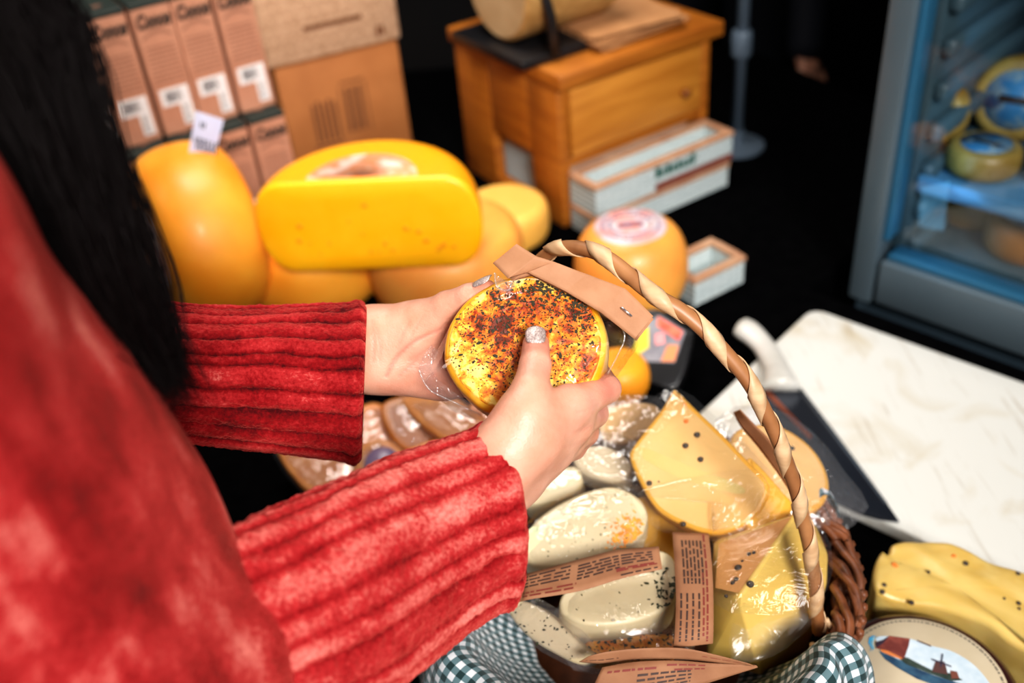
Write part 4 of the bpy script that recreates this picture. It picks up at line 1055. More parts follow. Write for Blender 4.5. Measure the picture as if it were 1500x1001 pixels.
# second yellow wedge just behind/right of tall one
piece('cheese_wedge', 'golden cheese piece wedged right behind the tall pepper wedge', .985, (.15, -.4, .9), [(1095, 672), (1112, 680), (1150, 722), (1162, 740), (1150, 765), (1120, 780), (1095, 770), (1085, 720)], .03, m_yel)
# big right wedge: hull with a sharp ridge
def hull(name, pts, bev, mt, parent):
    bm = bmesh.new()
    for p in pts: bm.verts.new(p)
    r = bmesh.ops.convex_hull(bm, input=bm.verts[:]); 
    for q in [x for x in r['geom_interior'] if isinstance(x, bmesh.types.BMVert)]: bm.verts.remove(q)
    bmesh.ops.dissolve_limit(bm, angle_limit=math.radians(8), verts=bm.verts[:], edges=bm.edges[:])
    bmesh.ops.bevel(bm, geom=bm.edges[:], offset=bev, segments=4, affect='EDGES', profile=.5)
    bm.verts.index_update(); v = np.array([list(q.co) for q in bm.verts]); f = [[q.index for q in ff.verts] for ff in bm.faces]; bm.free(); return mk(name, v, f, mt, parent, sharp=35)
T1 = atz(1168, 752, .990); T2 = atz(1083, 879, .985)
pts = [T1, T2, atz(1046, 790, .965), atz(1040, 868, .955), atz(1196, 770, .955), atz(1213, 812, .945), atz(1211, 858, .935), atz(1190, 900, .925), atz(1118, 953, .915)]
pts += [p+V3(0, 0, z_-p[2]) for p, z_ in ((T1, .88), (pts[2], .88), (pts[3], .88), (pts[5], .88), (pts[7], .88), (pts[8], .885))]
oC = root('cheese_wedge', V3(*((T1+T2)/2)[:2], .88), 'thick yellow pepper wedge with a sharp ridge behind the foot of the handle', 'cheese')
hull('cheese_piece', pts, .0022, mat('bright_yellow_cheese', (228, 194, 108), (216, 176, 86), scale=12, detail=3, rough=.38, sub=.15, subr=(.02, .012, .005)), oC)
# peach left face
pc = np.array(pts[:4]); nC = unit(np.cross(T2-T1, pts[2]-T1)); nC = nC if nC[2] > 0 else -nC; plC = Plane(T1, nC, (1, 0, 0))
P3 = [plC.hit(*q) for q in [(1160, 757), (1082, 870), (1048, 862), (1053, 797), (1100, 780)]]; mk('peach_face', plC.w(np.array(P3), np.full(5, .0005)), [list(range(5))], m_peach, oC, smooth=False)
corns(plC, [(1098, 813, .0018), (1105, 811, .0016), (1088, 823, .0012), (1082, 833, .0028), (1079, 850, .002), (1074, 855, .0018), (1064, 874, .0014)], oC, lift=.0003)
nC2 = unit(np.cross(T2-T1, pts[8]-T1)); nC2 = nC2 if nC2[1] < 0 or nC2[2] > 0 else -nC2; plC2 = Plane(T1, nC2, (1, 0, 0))
corns(plC2, [(1099, 856, .0026), (1154, 880, .0022), (1196, 786, .0026)], oC)
film(oC, Plane(atz(1130, 910, .945), (.1, -.65, .75), (1, 0, 0)), [(1072, 912), (1120, 898), (1184, 880), (1196, 905), (1150, 950), (1110, 968), (1070, 966)], .004, .001, 25, film_mat('bright_film_b', base=.015, haze=.02, bump=.25, bscale=40, rough=.18, top=.35), .0015)
film(oC, Plane(T2, unit(nC+V3(0, 0, .4)), (1, 0, 0)), [(1040, 790), (1170, 745), (1205, 770), (1220, 830), (1190, 890), (1110, 900), (1040, 880)], .003, -.002, 26, None, .001)
# small pale pieces at the back left
oH, plH, _ = piece('cheese_slice', 'small cream cheese piece just below the right wrist', .962, (-.1, -.2, .97), [(766, 705), (800, 690), (840, 682), (853, 700), (845, 720), (815, 732), (780, 738), (764, 730)], .026, m_cream2, .02, 3)
film(oH, plH, [(755, 695), (810, 675), (870, 680), (880, 715), (820, 745), (760, 750)], .003, -.008, 31)
oI, plI, _ = piece('cheese_slice', 'crumpled cream piece in clear film between right hand and tall wedge', .968, (-.1, -.35, .93), [(840, 660), (880, 652), (915, 668), (925, 690), (905, 706), (870, 700), (845, 685)], .026, m_cream2, .02, 4)
film(oI, plI, [(825, 645), (880, 632), (935, 650), (955, 700), (950, 735), (915, 715), (850, 705)], .004, -.004, 32, m_film2, .004, 3, 80)
oJ, plJ, _ = piece('cheese_slice', 'cream piece in shiny film at the back of the basket behind the right hand', .965, (-.1, -.4, .92), [(876, 612), (905, 592), (950, 590), (968, 604), (950, 632), (920, 650), (885, 645)], .028, m_cmf, .03, 5)
film(oJ, plJ, [(862, 600), (900, 578), (965, 582), (980, 610), (960, 650), (910, 665), (868, 650)], .004, -.005, 33, m_film2, .004, 3, 70)
# upper pale disc with herbs
oD, plD, P2 = piece('herb_cheese_disc', 'cream herb cheese disc right beside the right cuff, orange spice at its edge', .972, (-.05, -.28, .96), [(763, 806), (770, 782), (790, 756), (825, 733), (870, 715), (905, 713), (935, 728), (948, 750), (944, 775), (925, 798), (880, 815), (835, 830), (795, 832), (772, 824)], .03, m_cream2, .012, 6, .004)
flecks('herb_flecks', plD, P2, 60, m_herb, oD, 3, (.0004, .0011))
cs = plD.hit(922, 785)
flecks('spice_patch', plD, P2, 150, m_spice, oD, 4, (.0008, .0024), lambda x, y: math.exp(-((x-cs[0])**2+(y-cs[1])**2)/.00012))
P3 = pxpoly(plD, [(764, 800), (775, 776), (790, 772), (800, 782), (786, 800), (772, 812)], True, 3); mk('green_spot', plD.w(P3, np.full(len(P3), .0004)), [list(range(len(P3)))], mat('pale_green_tinge', (200, 208, 166), rough=.4), oD, smooth=False)
film(oD, plD, [(752, 810), (765, 765), (820, 725), (880, 703), (935, 708), (962, 740), (960, 790), (900, 825), (820, 842), (765, 840)], .0035, -.006, 34, None, .0016)
# cream disc in front
oE, plE, P2 = piece('herb_cheese_disc', 'cream herb cheese disc lying in front, its fluted white side showing', .966, (.02, -.10, .99), [(819, 885), (826, 868), (850, 850), (895, 838), (935, 815), (965, 805), (985, 814), (992, 840), (990, 872), (975, 892), (935, 908), (890, 915), (850, 912), (826, 900)], .03, m_cream2, .03, 7, .003)
flecks('herb_flecks', plE, P2, 26, m_herb, oE, 5, (.0005, .0013))
cs2 = plE.hit(978, 872)
flecks('herb_cluster', plE, P2, 60, m_herb, oE, 6, (.001, .0026), lambda x, y: math.exp(-((x-cs2[0])**2+((y-cs2[1])*.5)**2)/.00008))
film(oE, plE, [(805, 900), (820, 860), (890, 825), (960, 795), (1002, 815), (1005, 880), (990, 930), (940, 948), (880, 950), (830, 930)], .0035, -.02, 35, None, .002, 5)
# narrow slice leaning at the lower left
oF, plF, P2 = piece('cheese_slice', 'narrow cream slice in film leaning on the cloth at the near left rim', .955, (-.35, -.45, .82), [(744, 890), (758, 880), (780, 885), (810, 905), (845, 940), (866, 962), (850, 974), (815, 960), (775, 935), (750, 908)], .022, m_cream2, .02, 8)
flecks('herb_flecks', plF, P2, 30, m_herb, oF, 7, (.0006, .0016))
film(oF, plF, [(735, 885), (765, 870), (820, 895), (880, 960), (860, 985), (790, 955), (740, 910)], .003, -.008, 36, m_film2)
# spiced piece showing in front
oG, plG, P2 = piece('cheese_slice', 'orange spiced cheese edge peeking out under the front cream disc', .942, (0, -.3, .95), [(855, 945), (880, 932), (940, 928), (985, 930), (990, 955), (930, 968), (870, 966)], .02, m_spice, .01, 9)
flecks('herb_flecks', plG, P2, 120, m_herb, oG, 8, (.0006, .0018))
film(oG, plG, [(825, 945), (860, 920), (1000, 920), (1010, 965), (900, 985), (840, 980)], .003, -.004, 37, m_film2)
# headers
z1 = .985
A = [atz(728, 884, z1-.006), atz(760, 882, z1-.002), atz(778, 878, z1+.002), atz(850, 866, z1), atz(910, 848, z1), atz(970, 834, z1)]
B = [atz(738, 850, z1-.004), atz(766, 842, z1), atz(782, 838, z1+.004), atz(855, 818, z1+.002), atz(905, 806, z1+.002), atz(965, 801, z1+.003)]
label_strip(oD, A, B, [(t, .30, .55) for t in (.45, .57, .69, .81)]+[(t, .58, .80) for t in (.35, .45, .55, .65, .75)]+[(.15, .02, .2), (.08, .8, .97)]+[(t, .81, .95) for t in (.45, .55, .65, .75)], [(.22, .30, .58), (.1, .3, .58), (.24, .78, .97), (.3, .78, .97)], sgn=1)
A = [atz(985, 780, .972), atz(988, 830, .982), atz(990, 880, .984), atz(988, 930, .978), atz(986, 950, .970)]
B = [atz(1038, 782, .972), atz(1043, 830, .982), atz(1045, 880, .984), atz(1045, 925, .978), atz(1044, 943, .972)]
label_strip(oE, A, B, [(t, .08, .38) for t in (.22, .32, .42, .52, .62, .72)]+[(t, .45, .85) for t in (.12, .28, .44, .6)], [(.82, .02, .9), (.72, .3, .8)], sgn=1, hgt=.05)
A = [atz(986, 950, .970), atz(986, 955, .958), atz(990, 953, .948)]; B = [atz(1044, 943, .972), atz(1040, 956, .96), atz(1036, 955, .950)]
A = [atz(848, 970, .965), atz(880, 972, .966), atz(930, 966, .968), atz(1000, 966, .968), atz(1060, 972, .966), atz(1105, 976, .964)]
B = [atz(862, 962, .972), atz(890, 955, .975), atz(940, 950, .976), atz(1000, 950, .976), atz(1050, 960, .972), atz(1098, 973, .967)]
label_strip(oG, A, B, [(.3, .05, .3)], [(.5, .7, .95)])
A = [atz(858, 1030, .950), atz(920, 1036, .950), atz(980, 1020, .952), atz(1040, 1000, .956), atz(1110, 978, .962)]
B = [atz(882, 978, .965), atz(930, 970, .968), atz(990, 968, .968), atz(1045, 972, .967), atz(1108, 975, .964)]
label_strip(oG, A, B, [(t, .28, .62) for t in (.3, .42, .54, .66)], [(.8, .08, .4), (.86, .45, .7), (.72, .5, .7)], sgn=1)
# ------------------------------------------------------------------ the held cheese
nD = ROT@unit((-.15, .30, .94)); plH_ = Plane(at(768, 505, .600), nD, ROT@V3(1, 0, 0))
hc_ = root('spiced_cheese', at(768, 505, .62), 'round cheese crusted with orange spice and herbs held in both hands, in a clear bag', 'cheese')
P2 = pxpoly(plH_, [(648, 515), (656, 475), (682, 438), (722, 412), (770, 401), (820, 408), (860, 432), (884, 468), (889, 508), (880, 548), (858, 580), (815, 603), (765, 612), (712, 602), (676, 574), (655, 545)], True, 8)
m_hy = mat('golden_cheese_side', (240, 186, 52), (232, 156, 28), (244, 200, 84), scale=22, rough=.3, sub=.2, subr=(.02, .012, .003), coat=.4, bump=.2, bscale=90)
v, f = slab(plH_, P2, .027, .006, wob=.012, seed=4); mk('cheese_piece', v, f, m_hy, hc_)
def crust():
    g = N('spice_crust'); b = g.n('ShaderNodeBsdfPrincipled'); g.l(b.outputs[0], g.out.inputs[0]); b.inputs['Roughness'].default_value = .5
    tc = g.n('ShaderNodeTexCoord'); at_ = g.n('ShaderNodeAttribute', attribute_name='dens')
    def nz(s, d, dist=0):
        n = g.n('ShaderNodeTexNoise'); n.inputs['Scale'].default_value = s; n.inputs['Detail'].default_value = d; n.inputs['Distortion'].default_value = dist; n.inputs['Roughness'].default_value = .7; g.l(tc.outputs['Object'], n.inputs['Vector']); return n.outputs[0]
    def mth(op, a, b_):
        m_ = g.n('ShaderNodeMath', operation=op)
        for i, x in enumerate((a, b_)):
            if isinstance(x, (int, float)): m_.inputs[i].default_value = x
            else: g.l(x, m_.inputs[i])
        return m_.outputs[0]
    s = mth('ADD', mth('MULTIPLY', nz(130, 8, .6), 1.15), mth('MULTIPLY', nz(34, 4), .35)); s = mth('ADD', s, mth('MULTIPLY', at_.outputs['Fac'], .30))
    r = g.n('ShaderNodeValToRGB'); E_ = r.color_ramp.elements; E_[0].position = .64; E_[0].color = S2((244, 216, 120)); E_[1].position = 1.10; E_[1].color = S2((110, 40, 14))
    for p, c in ((.74, (240, 184, 62)), (.83, (226, 132, 30)), (.93, (190, 78, 20))): e = E_.new(p); e.color = S2(c)
    g.l(mth('MULTIPLY', s, .97), r.inputs[0])
    g.l(r.outputs[0], b.inputs['Base Color']); bp = g.n('ShaderNodeBump'); bp.inputs['Strength'].default_value = .45; bp.inputs['Distance'].default_value = .0008; g.l(nz(260, 6), bp.inputs['Height']); g.l(bp.outputs[0], b.inputs['Normal']); return g.m
q0 = np.array(ccw(list(map(tuple, P2)))); q0 = inset(q0, .0035); c2 = q0.mean(0); v = []; f = []; dn = []; n = len(q0); nr = 44
dcs = [(plH_.hit(735, 478), .022, 1.0), (plH_.hit(790, 455), .02, .8), (plH_.hit(850, 470), .014, .75), (plH_.hit(755, 530), .016, .8), (plH_.hit(820, 520), .02, .45), (plH_.hit(860, 540), .012, .5), (plH_.hit(840, 430), .012, .5)]
def dens(x, y):
    s = 0
    for c, w_, a in dcs: s = max(s, a*math.exp(-((x-c[0])**2+(y-c[1])**2)/(w_*w_)))
    return min(1, s)
for i in range(nr+1):
    t = i/nr
    for j in range(n):
        p = c2+(q0[j]-c2)*t; d_ = dens(*p); dn.append(d_*.9)
        h = .0012+.0007*noise.noise(Vector((p[0]*260, p[1]*260, 0)))+.0006*noise.noise(Vector((p[0]*90, p[1]*90, 4)))
        if i == nr: h = -.0008
        v.append(plH_.w(p, h))
for i in range(nr):
    for j in range(n): f.append([i*n+j, (i+1)*n+j, (i+1)*n+(j+1) % n, i*n+(j+1) % n])
mk('spice_crust', v, f, crust(), hc_, attr={'dens': dn})
m_h1 = mat('dark_green_herb', (60, 56, 22), (34, 26, 12), scale=900, rough=.6); m_h2 = mat('red_chili_flake', (170, 40, 14), (130, 26, 12), scale=900, rough=.5)
flecks('herb_flakes', plH_, q0, 1500, m_h1, hc_, 11, (.0003, .0009), lambda x, y: .12+.88*dens(x, y), .0018)
flecks('herb_flakes', plH_, q0, 150, m_h1, hc_, 15, (.0008, .0020), lambda x, y: .1+.9*dens(x, y), .0019)
flecks('chili_flakes', plH_, q0, 240, m_h2, hc_, 12, (.0004, .0011), lambda x, y: .15+.85*dens(x, y), .0018)
cs3 = plH_.hit(805, 425); flecks('herb_flakes', plH_, q0, 120, m_h1, hc_, 13, (.0008, .0019), lambda x, y: math.exp(-((x-cs3[0])**2/.0005+(y-cs3[1])**2/.00004)), .002)
cs4 = plH_.hit(862, 450); flecks('herb_flakes', plH_, q0, 90, m_h1, hc_, 14, (.0007, .0017), lambda x, y: math.exp(-((x-cs4[0])**2+(y-cs4[1])**2)/.00009), .002)
m_bag = film_mat('clear_bag_film', base=.015, bump=.2, haze=.006, rough=.05, top=.5, bscale=60)
bo = [(612, 548), (628, 512), (655, 462), (690, 415), (728, 398), (790, 392), (850, 418), (900, 450), (934, 488), (920, 515), (900, 545), (885, 575), (850, 610), (790, 632), (735, 622), (705, 611), (660, 596), (630, 570)]
B2 = np.array([plH_.hit(*q) for q in bo])
v, f = bag(plH_, B2, .0042, -.016, 41, nr=40, crump=.0009, pw=5, fr=60, k=6); mk('plastic_bag', v, f, m_bag, hc_)
v, f = bag(plH_, B2, -.031, -.017, 42, nr=30, crump=.0012, pw=5, fr=60, k=6); mk('plastic_bag', v, f, m_bag, hc_)
# crumpled seam at the lower left corner and clear flap at right
def seam(L, r, mt): 
    v, f = tube(catmull([at(*q) for q in L], 6), r, 6); return mk('bag_seam', v, f, mt, hc_)
m_seam = film_mat('film_seam', base=.10, haze=.10, bump=.6, bscale=200, rough=.08, top=.6)
seam([(614, 543, .612), (628, 570, .61), (662, 588, .607), (705, 608, .604)], .0004, m_seam)
v, f, _, _ = strip([at(632, 505, .612), at(613, 545, .613), at(652, 588, .609), at(704, 610, .606)], [at(643, 516, .609), at(634, 545, .609), at(668, 577, .607), at(712, 602, .604)], 8, 6)
v = np.array([p+.0014*noise.noise(Vector(p*150))*nD for p in v]); mk('plastic_bag', v, f, film_mat('folded_corner_film', base=.07, haze=.05, bump=.7, bscale=110, rough=.06, top=.7), hc_)
seam([(895, 462, .592), (915, 490, .590), (905, 520, .592), (890, 548, .596)], .0005, m_seam)
seam([(725, 400, .606), (728, 420, .606), (745, 425, .604), (750, 408, .604)], .0007, m_seam)
fl = [(882, 455, .594), (934, 495, .589), (957, 466, .586)]
v, f, _, _ = strip([at(728, 404, .604), at(745, 412, .602), at(760, 405, .602)], [at(726, 424, .607), at(742, 430, .606), at(758, 416, .604)], 6); mk('plastic_bag', v, f, m_seam, hc_)
v, f, _, _ = strip([at(888, 462, .596), at(908, 478, .594), at(930, 497, .592), at(955, 468, .588)], [at(886, 500, .602), at(898, 520, .603), at(908, 530, .6), at(922, 505, .594)], 6); v = np.array([p+.0012*noise.noise(Vector(p*130))*nD for p in v]); mk('plastic_bag', v, f, m_bag, hc_)
m_head = mat('tan_header_card', (178, 130, 96), (166, 118, 84), scale=60, rough=.7, bump=.15, bscale=500)
def densify(L):
    out = []
    for i in range(len(L)-1): out += [L[i]*(1-t)+L[i+1]*t for t in (0, .1, .5, .9)]
    return out+[L[-1]]
A = [at(757, 358, .599), at(786, 376, .592), at(812, 384, .594), at(860, 402, .595), at(916, 423, .588), at(957, 463, .586)]
B = [at(722, 386, .601), at(744, 408, .593), at(772, 399, .596), at(828, 427, .594), at(880, 458, .590), at(929, 497, .588)]
A = densify(A); B = densify(B); v, f, a_, b_ = strip(A, B, 3, 8)
v = np.array([p+.0006*noise.noise(Vector(p*90))*nD for p in v])
hd = mk('header_card', v, f, m_head, hc_); md = hd.modifiers.new('s', 'SOLIDIFY'); md.thickness = .0006; md.offset = 0
A3 = [a-nD*.006 for a in A]; B3 = [b-nD*.008+(a-b)*.1 for a, b in zip(A, B)]
v, f, _, _ = strip(A3, B3, 8, 4); hb_ = mk('header_back', v, f, m_head, hc_); md = hb_.modifiers.new('s', 'SOLIDIFY'); md.thickness = .0006
v, f = tube([at(911, 451, .5873), at(911, 451, .5862), at(918, 457, .5858), at(925, 463, .5860), at(925, 463, .587)], .0007, 6); mk('staple', v, f, mat('bright_staple', (220, 220, 224), rough=.25, metal=.9), hd)

# ------------------------------------------------------------------ the person
def skin():
    g = N('fair_skin'); b = g.n('ShaderNodeBsdfPrincipled'); g.l(b.outputs[0], g.out.inputs[0]); b.inputs['Roughness'].default_value = .45
    b.inputs['Subsurface Weight'].default_value = .08; b.inputs['Subsurface Radius'].default_value = (.012, .005, .003); b.inputs['Subsurface Scale'].default_value = .6
    tc = g.n('ShaderNodeTexCoord'); n = g.n('ShaderNodeTexNoise'); n.inputs['Scale'].default_value = 45; n.inputs['Detail'].default_value = 4; g.l(tc.outputs['Object'], n.inputs['Vector'])
    r = g.n('ShaderNodeValToRGB'); e = r.color_ramp.elements; e[0].position = .32; e[0].color = S2((206, 146, 120)); e[1].position = .68; e[1].color = S2((222, 168, 144)); g.l(n.outputs[0], r.inputs[0])
    at_ = g.n('ShaderNodeAttribute', attribute_name='red'); x = g.n('ShaderNodeMix', data_type='RGBA'); x.inputs[7].default_value = S2((188, 92, 82)); g.l(at_.outputs['Fac'], x.inputs[0]); g.l(r.outputs[0], x.inputs[6]); g.l(x.outputs[2], b.inputs['Base Color'])
    vo = g.n('ShaderNodeTexVoronoi'); vo.inputs['Scale'].default_value = 900; g.l(tc.outputs['Object'], vo.inputs['Vector'])
    n2 = g.n('ShaderNodeTexNoise'); n2.inputs['Scale'].default_value = 260; n2.inputs['Detail'].default_value = 5; g.l(tc.outputs['Object'], n2.inputs['Vector'])
    bp = g.n('ShaderNodeBump'); bp.inputs['Strength'].default_value = .25; bp.inputs['Distance'].default_value = .0004; g.l(vo.outputs[0], bp.inputs['Height'])
    b2 = g.n('ShaderNodeBump'); b2.inputs['Strength'].default_value = .35; b2.inputs['Distance'].default_value = .0008; g.l(n2.outputs[0], b2.inputs['Height']); g.l(bp.outputs[0], b2.inputs['Normal']); g.l(b2.outputs[0], b.inputs['Normal'])
    return g.m
m_skin = skin()
def caps(L): return [cap(at(*a), at(*b), ra, rb) for a, b, ra, rb in L]
def chain(pts, rs): return [(pts[i], pts[i+1], rs[i], rs[i+1]) for i in range(len(pts)-1)]
def hand_sdf(palm, fingers, creases, kp=.009, kf=.006):
    P_ = caps(palm); FS = [caps(x) for x in fingers]; CRS = [(catmull([at(*q) for q in c], 5), w_, dep) for c, w_, dep in creases]
    def fn(p):
        d = None
        for _, a, b, ra, rb in P_:
            x = sdc(p, a.astype(np.float32), b.astype(np.float32), ra, rb); d = x if d is None else smin(d, x, kp)
        fd = None
        for ch_ in FS:
            y = None
            for _, a, b, ra, rb in ch_:
                x = sdc(p, a.astype(np.float32), b.astype(np.float32), ra, rb); y = x if y is None else smin(y, x, .0025)
            fd = y if fd is None else smin(fd, y, .0012)
            d = smin(d, y, kf)
        return d
    allp = np.array([q for c in P_ for q in (c[1], c[2])]+[q for ch_ in FS for c in ch_ for q in (c[1], c[2])])
    v, f = surfnet(fn, allp.min(0)-.03, allp.max(0)+.03, .00135); v = relax(v, f, 2, .4); red0 = np.zeros(len(v)); vz = ROT[:, 2]; dep_ = -(v-CAM)@vz; lat = (v-CAM)/dep_[:, None]
    for pts, w_, dep in CRS:
        best = np.full(len(v), 1e9)
        for p in catmull(pts, 3):
            pl_ = (p-CAM)/(-(p-CAM)@vz); near = np.where(((lat-pl_)**2).sum(1) < (.0016/.6)**2)[0]
            if not len(near): continue
            q = CAM+pl_*dep_[near].min(); best = np.minimum(best, ((v-q)**2).sum(1))
        g_ = np.exp(-best/(w_*w_)); v = v-vz*(g_*dep*.45)[:, None]; red0 = np.maximum(red0, g_*min(.55, dep*260))
    return v, f, red0
LH_palm = [((440, 505, .672), (545, 496, .668), .0215, .0205), ((440, 528, .672), (555, 533, .668), .0215, .0195),
    ((545, 497, .668), (610, 487, .668), .0205, .017), ((555, 530, .668), (635, 546, .668), .020, .0165), ((560, 512, .668), (655, 510, .668), .019, .0165), ((570, 500, .664), (640, 490, .662), .017, .015), ((580, 530, .668), (645, 535, .669), .0175, .0155),
    ((550, 492, .664), (612, 480, .656), .017, .0165), ((612, 480, .656), (642, 465, .650), .016, .0115),
    ((610, 492, .668), (668, 490, .672), .014, .011), ((600, 515, .670), (675, 516, .674), .014, .011), ((600, 530, .67), (668, 540, .674), .014, .011), ((600, 542, .668), (652, 560, .672), .0135, .0115)]
LH_f = [chain([(625, 470, .650), (655, 449, .640), (688, 436, .630), (713, 425, .6245)], [.0125, .0098, .0088, .0066]),
    chain([(668, 490, .672), (722, 476, .664), (765, 470, .652), (792, 468, .645)], [.0105, .0085, .0075, .0065]),
    chain([(675, 516, .674), (735, 508, .666), (782, 503, .652), (808, 500, .645)], [.0105, .0088, .0078, .0066]),
    chain([(668, 540, .674), (724, 540, .666), (770, 538, .652), (795, 535, .646)], [.0100, .0082, .0073, .0063]),
    chain([(652, 560, .672), (700, 568, .664), (735, 570, .652), (755, 570, .647)], [.0095, .0072, .0064, .0055])]
LH_c = [([(648, 500, .652), (618, 520, .652), (585, 552, .654)], .0012, .0014), ([(600, 470, .640), (590, 490, .642), (582, 512, .646)], .0009, .0007), ([(620, 462, .640), (606, 486, .642), (600, 500, .646)], .0009, .0006), ([(668, 472, .645), (640, 486, .645), (608, 500, .645), (580, 525, .645), (566, 552, .648)], .0014, .0024), ([(655, 505, .655), (625, 515, .652), (600, 528, .65)], .0012, .0012),
    ([(545, 470, .645), (548, 500, .645), (547, 530, .648)], .0012, .0009), ([(552, 480, .645), (556, 505, .645), (556, 530, .648)], .001, .0007), ([(640, 490, .65), (652, 478, .645), (660, 470, .643)], .0012, .0012)]
RH_palm = [((660, 760, .560), (735, 680, .562), .0215, .0195), ((680, 775, .575), (752, 695, .578), .0205, .0185),
    ((735, 680, .562), (775, 640, .560), .0195, .0175), ((752, 690, .578), (800, 650, .585), .0185, .0155),
    ((775, 640, .562), (836, 596, .575), .0170, .0115), ((780, 650, .568), (838, 622, .586), .016, .0115), ((785, 658, .578), (828, 645, .600), .0155, .011), ((790, 662, .588), (812, 664, .612), .015, .0105),
    ((742, 655, .556), (766, 610, .556), .0185, .0150), ((790, 605, .562), (826, 594, .571), .011, .009)]
RH_f = [chain([(764, 612, .556), (777, 572, .561), (784, 535, .573), (785, 505, .5865)], [.0140, .0108, .0090, .0080]),
    chain([(836, 596, .575), (888, 570, .602), (872, 540, .636), (842, 525, .645)], [.0112, .0088, .0078, .0066]),
    chain([(838, 622, .586), (870, 606, .624), (852, 572, .649), (822, 552, .652)], [.0112, .0088, .0080, .0068]),
    chain([(828, 645, .600), (857, 634, .637), (836, 600, .655), (806, 580, .656)], [.0108, .0086, .0076, .0066]),
    chain([(812, 664, .612), (840, 656, .642), (822, 625, .655), (800, 606, .657)], [.0100, .0078, .0068, .0058])]
RH_c = [([(772, 541, .562), (784, 538, .560), (796, 541, .562)], .0009, .0009), ([(772, 546, .562), (784, 543, .560), (797, 546, .562)], .0008, .0007), ([(775, 534, .564), (785, 532, .562), (795, 534, .564)], .0008, .0006),
    ([(880, 592, .60), (862, 600, .592), (846, 604, .585)], .0014, .0014), ([(874, 624, .622), (858, 630, .612), (842, 634, .603)], .0014, .0014), ([(862, 646, .635), (846, 652, .624), (828, 656, .614)], .0012, .0012)]
lv, lf, lr0 = hand_sdf(LH_palm, LH_f, LH_c); rv, rf, rr0 = hand_sdf(RH_palm, RH_f, RH_c)
def redness(v, spots):
    a = np.zeros(len(v))
    for p, w_, s in spots: a = np.maximum(a, s*np.exp(-((v-at(*p))**2).sum(1)/(w_*w_)))
    return a
lred = redness(lv, [((712, 424, .618), .014, .35), ((655, 480, .65), .012, .45), ((640, 560, .66), .015, .35), ((650, 530, .66), .014, .3), ((590, 560, .66), .02, .15)])
rred = redness(rv, [((785, 512, .578), .010, .55), ((784, 540, .565), .009, .35), ((890, 568, .59), .012, .5), ((872, 606, .612), .012, .5), ((860, 636, .628), .012, .5), ((836, 600, .568), .012, .25), ((842, 658, .635), .011, .4)])
lred = np.maximum(lred, lr0); rred = np.maximum(rred, rr0)
# rest of the body, coarser
SHR = V3(-.230, .265, 1.380); SHL = V3(-.545, .335, 1.375)
ELR = at(110, 1040, .41); ELL = at(60, 545, .62)
HD = V3(-.365, .395, 1.575)
wl = at(440, 516, .672); wr = at(670, 765, .567)
HIP = V3(-.44, .06, .93); CH_ = V3(-.395, .245, 1.27)
BL = [cap(HIP, CH_+V3(0, -.03, -.1), .115, .105), cap(CH_+V3(.07, -.03, 0), CH_+V3(-.08, .02, 0), .10, .10), cap(SHR, SHL, .062, .062), cap(CH_+V3(0, .03, .12), HD+V3(-.0, -.03, -.09), .05, .048),
      cap(SHR, ELR, .045, .036), cap(SHL, ELL, .045, .036), cap(ELR, wr, .036, .025), cap(ELL, wl, .036, .025)]
fdir = unit(V3(.55, .65, -.52))  # where the face looks: down at the hands
fr_ = unit(np.cross(fdir, V3(0, 0, 1))); fu_ = np.cross(fr_, fdir)
HB = [cap(HD+fu_*.03-fdir*.015, HD+fu_*.025+fdir*.02, .083, .078), cap(HD-fu_*.03+fdir*.03, HD-fu_*.065+fdir*.05, .055, .032), cap(HD-fu_*.05+fdir*.02-fr_*.035, HD-fu_*.05+fdir*.02+fr_*.035, .03, .03),
      cap(HD+fdir*.092+fu_*.012, HD+fdir*.108-fu_*.02, .007, .011), cap(HD+fdir*.085-fu_*.047-fr_*.014, HD+fdir*.085-fu_*.047+fr_*.014, .008, .008), cap(HD+fr_*.078-fu_*.01, HD+fr_*.08+fu_*.015, .012, .014), cap(HD-fr_*.078-fu_*.01, HD-fr_*.08+fu_*.015, .012, .014)]
LG = []
for s in (-1, 1):
    h_ = HIP+unit(V3(.94, -.35, 0))*s*.085; k_ = h_*1; k_[2] = .50; k_ += V3(.02, .05, 0); a_2 = k_*1; a_2[2] = .09; a_2 += V3(-.01, -.03, 0)
    LG += [cap(h_, k_, .085, .058), cap(k_, a_2, .055, .036)]
def sfn(L, k=.03, extra=None):
    def fn(p):
        d = None
        for _, a, b, ra, rb in L:
            x = sdc(p, a.astype(np.float32), b.astype(np.float32), ra, rb); d = x if d is None else smin(d, x, k)
        return d
    return fn
def solid(L, h, k=.03, pad=.02):
    pts = np.array([q for c in L for q in (c[1], c[2])]); R_ = max(max(c[3], c[4]) for c in L)+pad; v, f = surfnet(sfn(L, k), pts.min(0)-R_, pts.max(0)+R_, h); return relax(v, f, 2, .5), f
bv, bf = solid(BL+LG, .011); hv, hf = solid(HB, .0035, .016)
v, f = join((bv, bf), (hv, hf), (lv, lf), (rv, rf))
red = np.concatenate([np.zeros(len(bv)+len(hv)), lred, rred])
pe_ = root('person', V3(-.44, .08, 0), 'person with long dark hair in red chenille sweater holding the spiced cheese', 'person')
body = mk('body', v, f, m_skin, pe_, attr={'red': red})
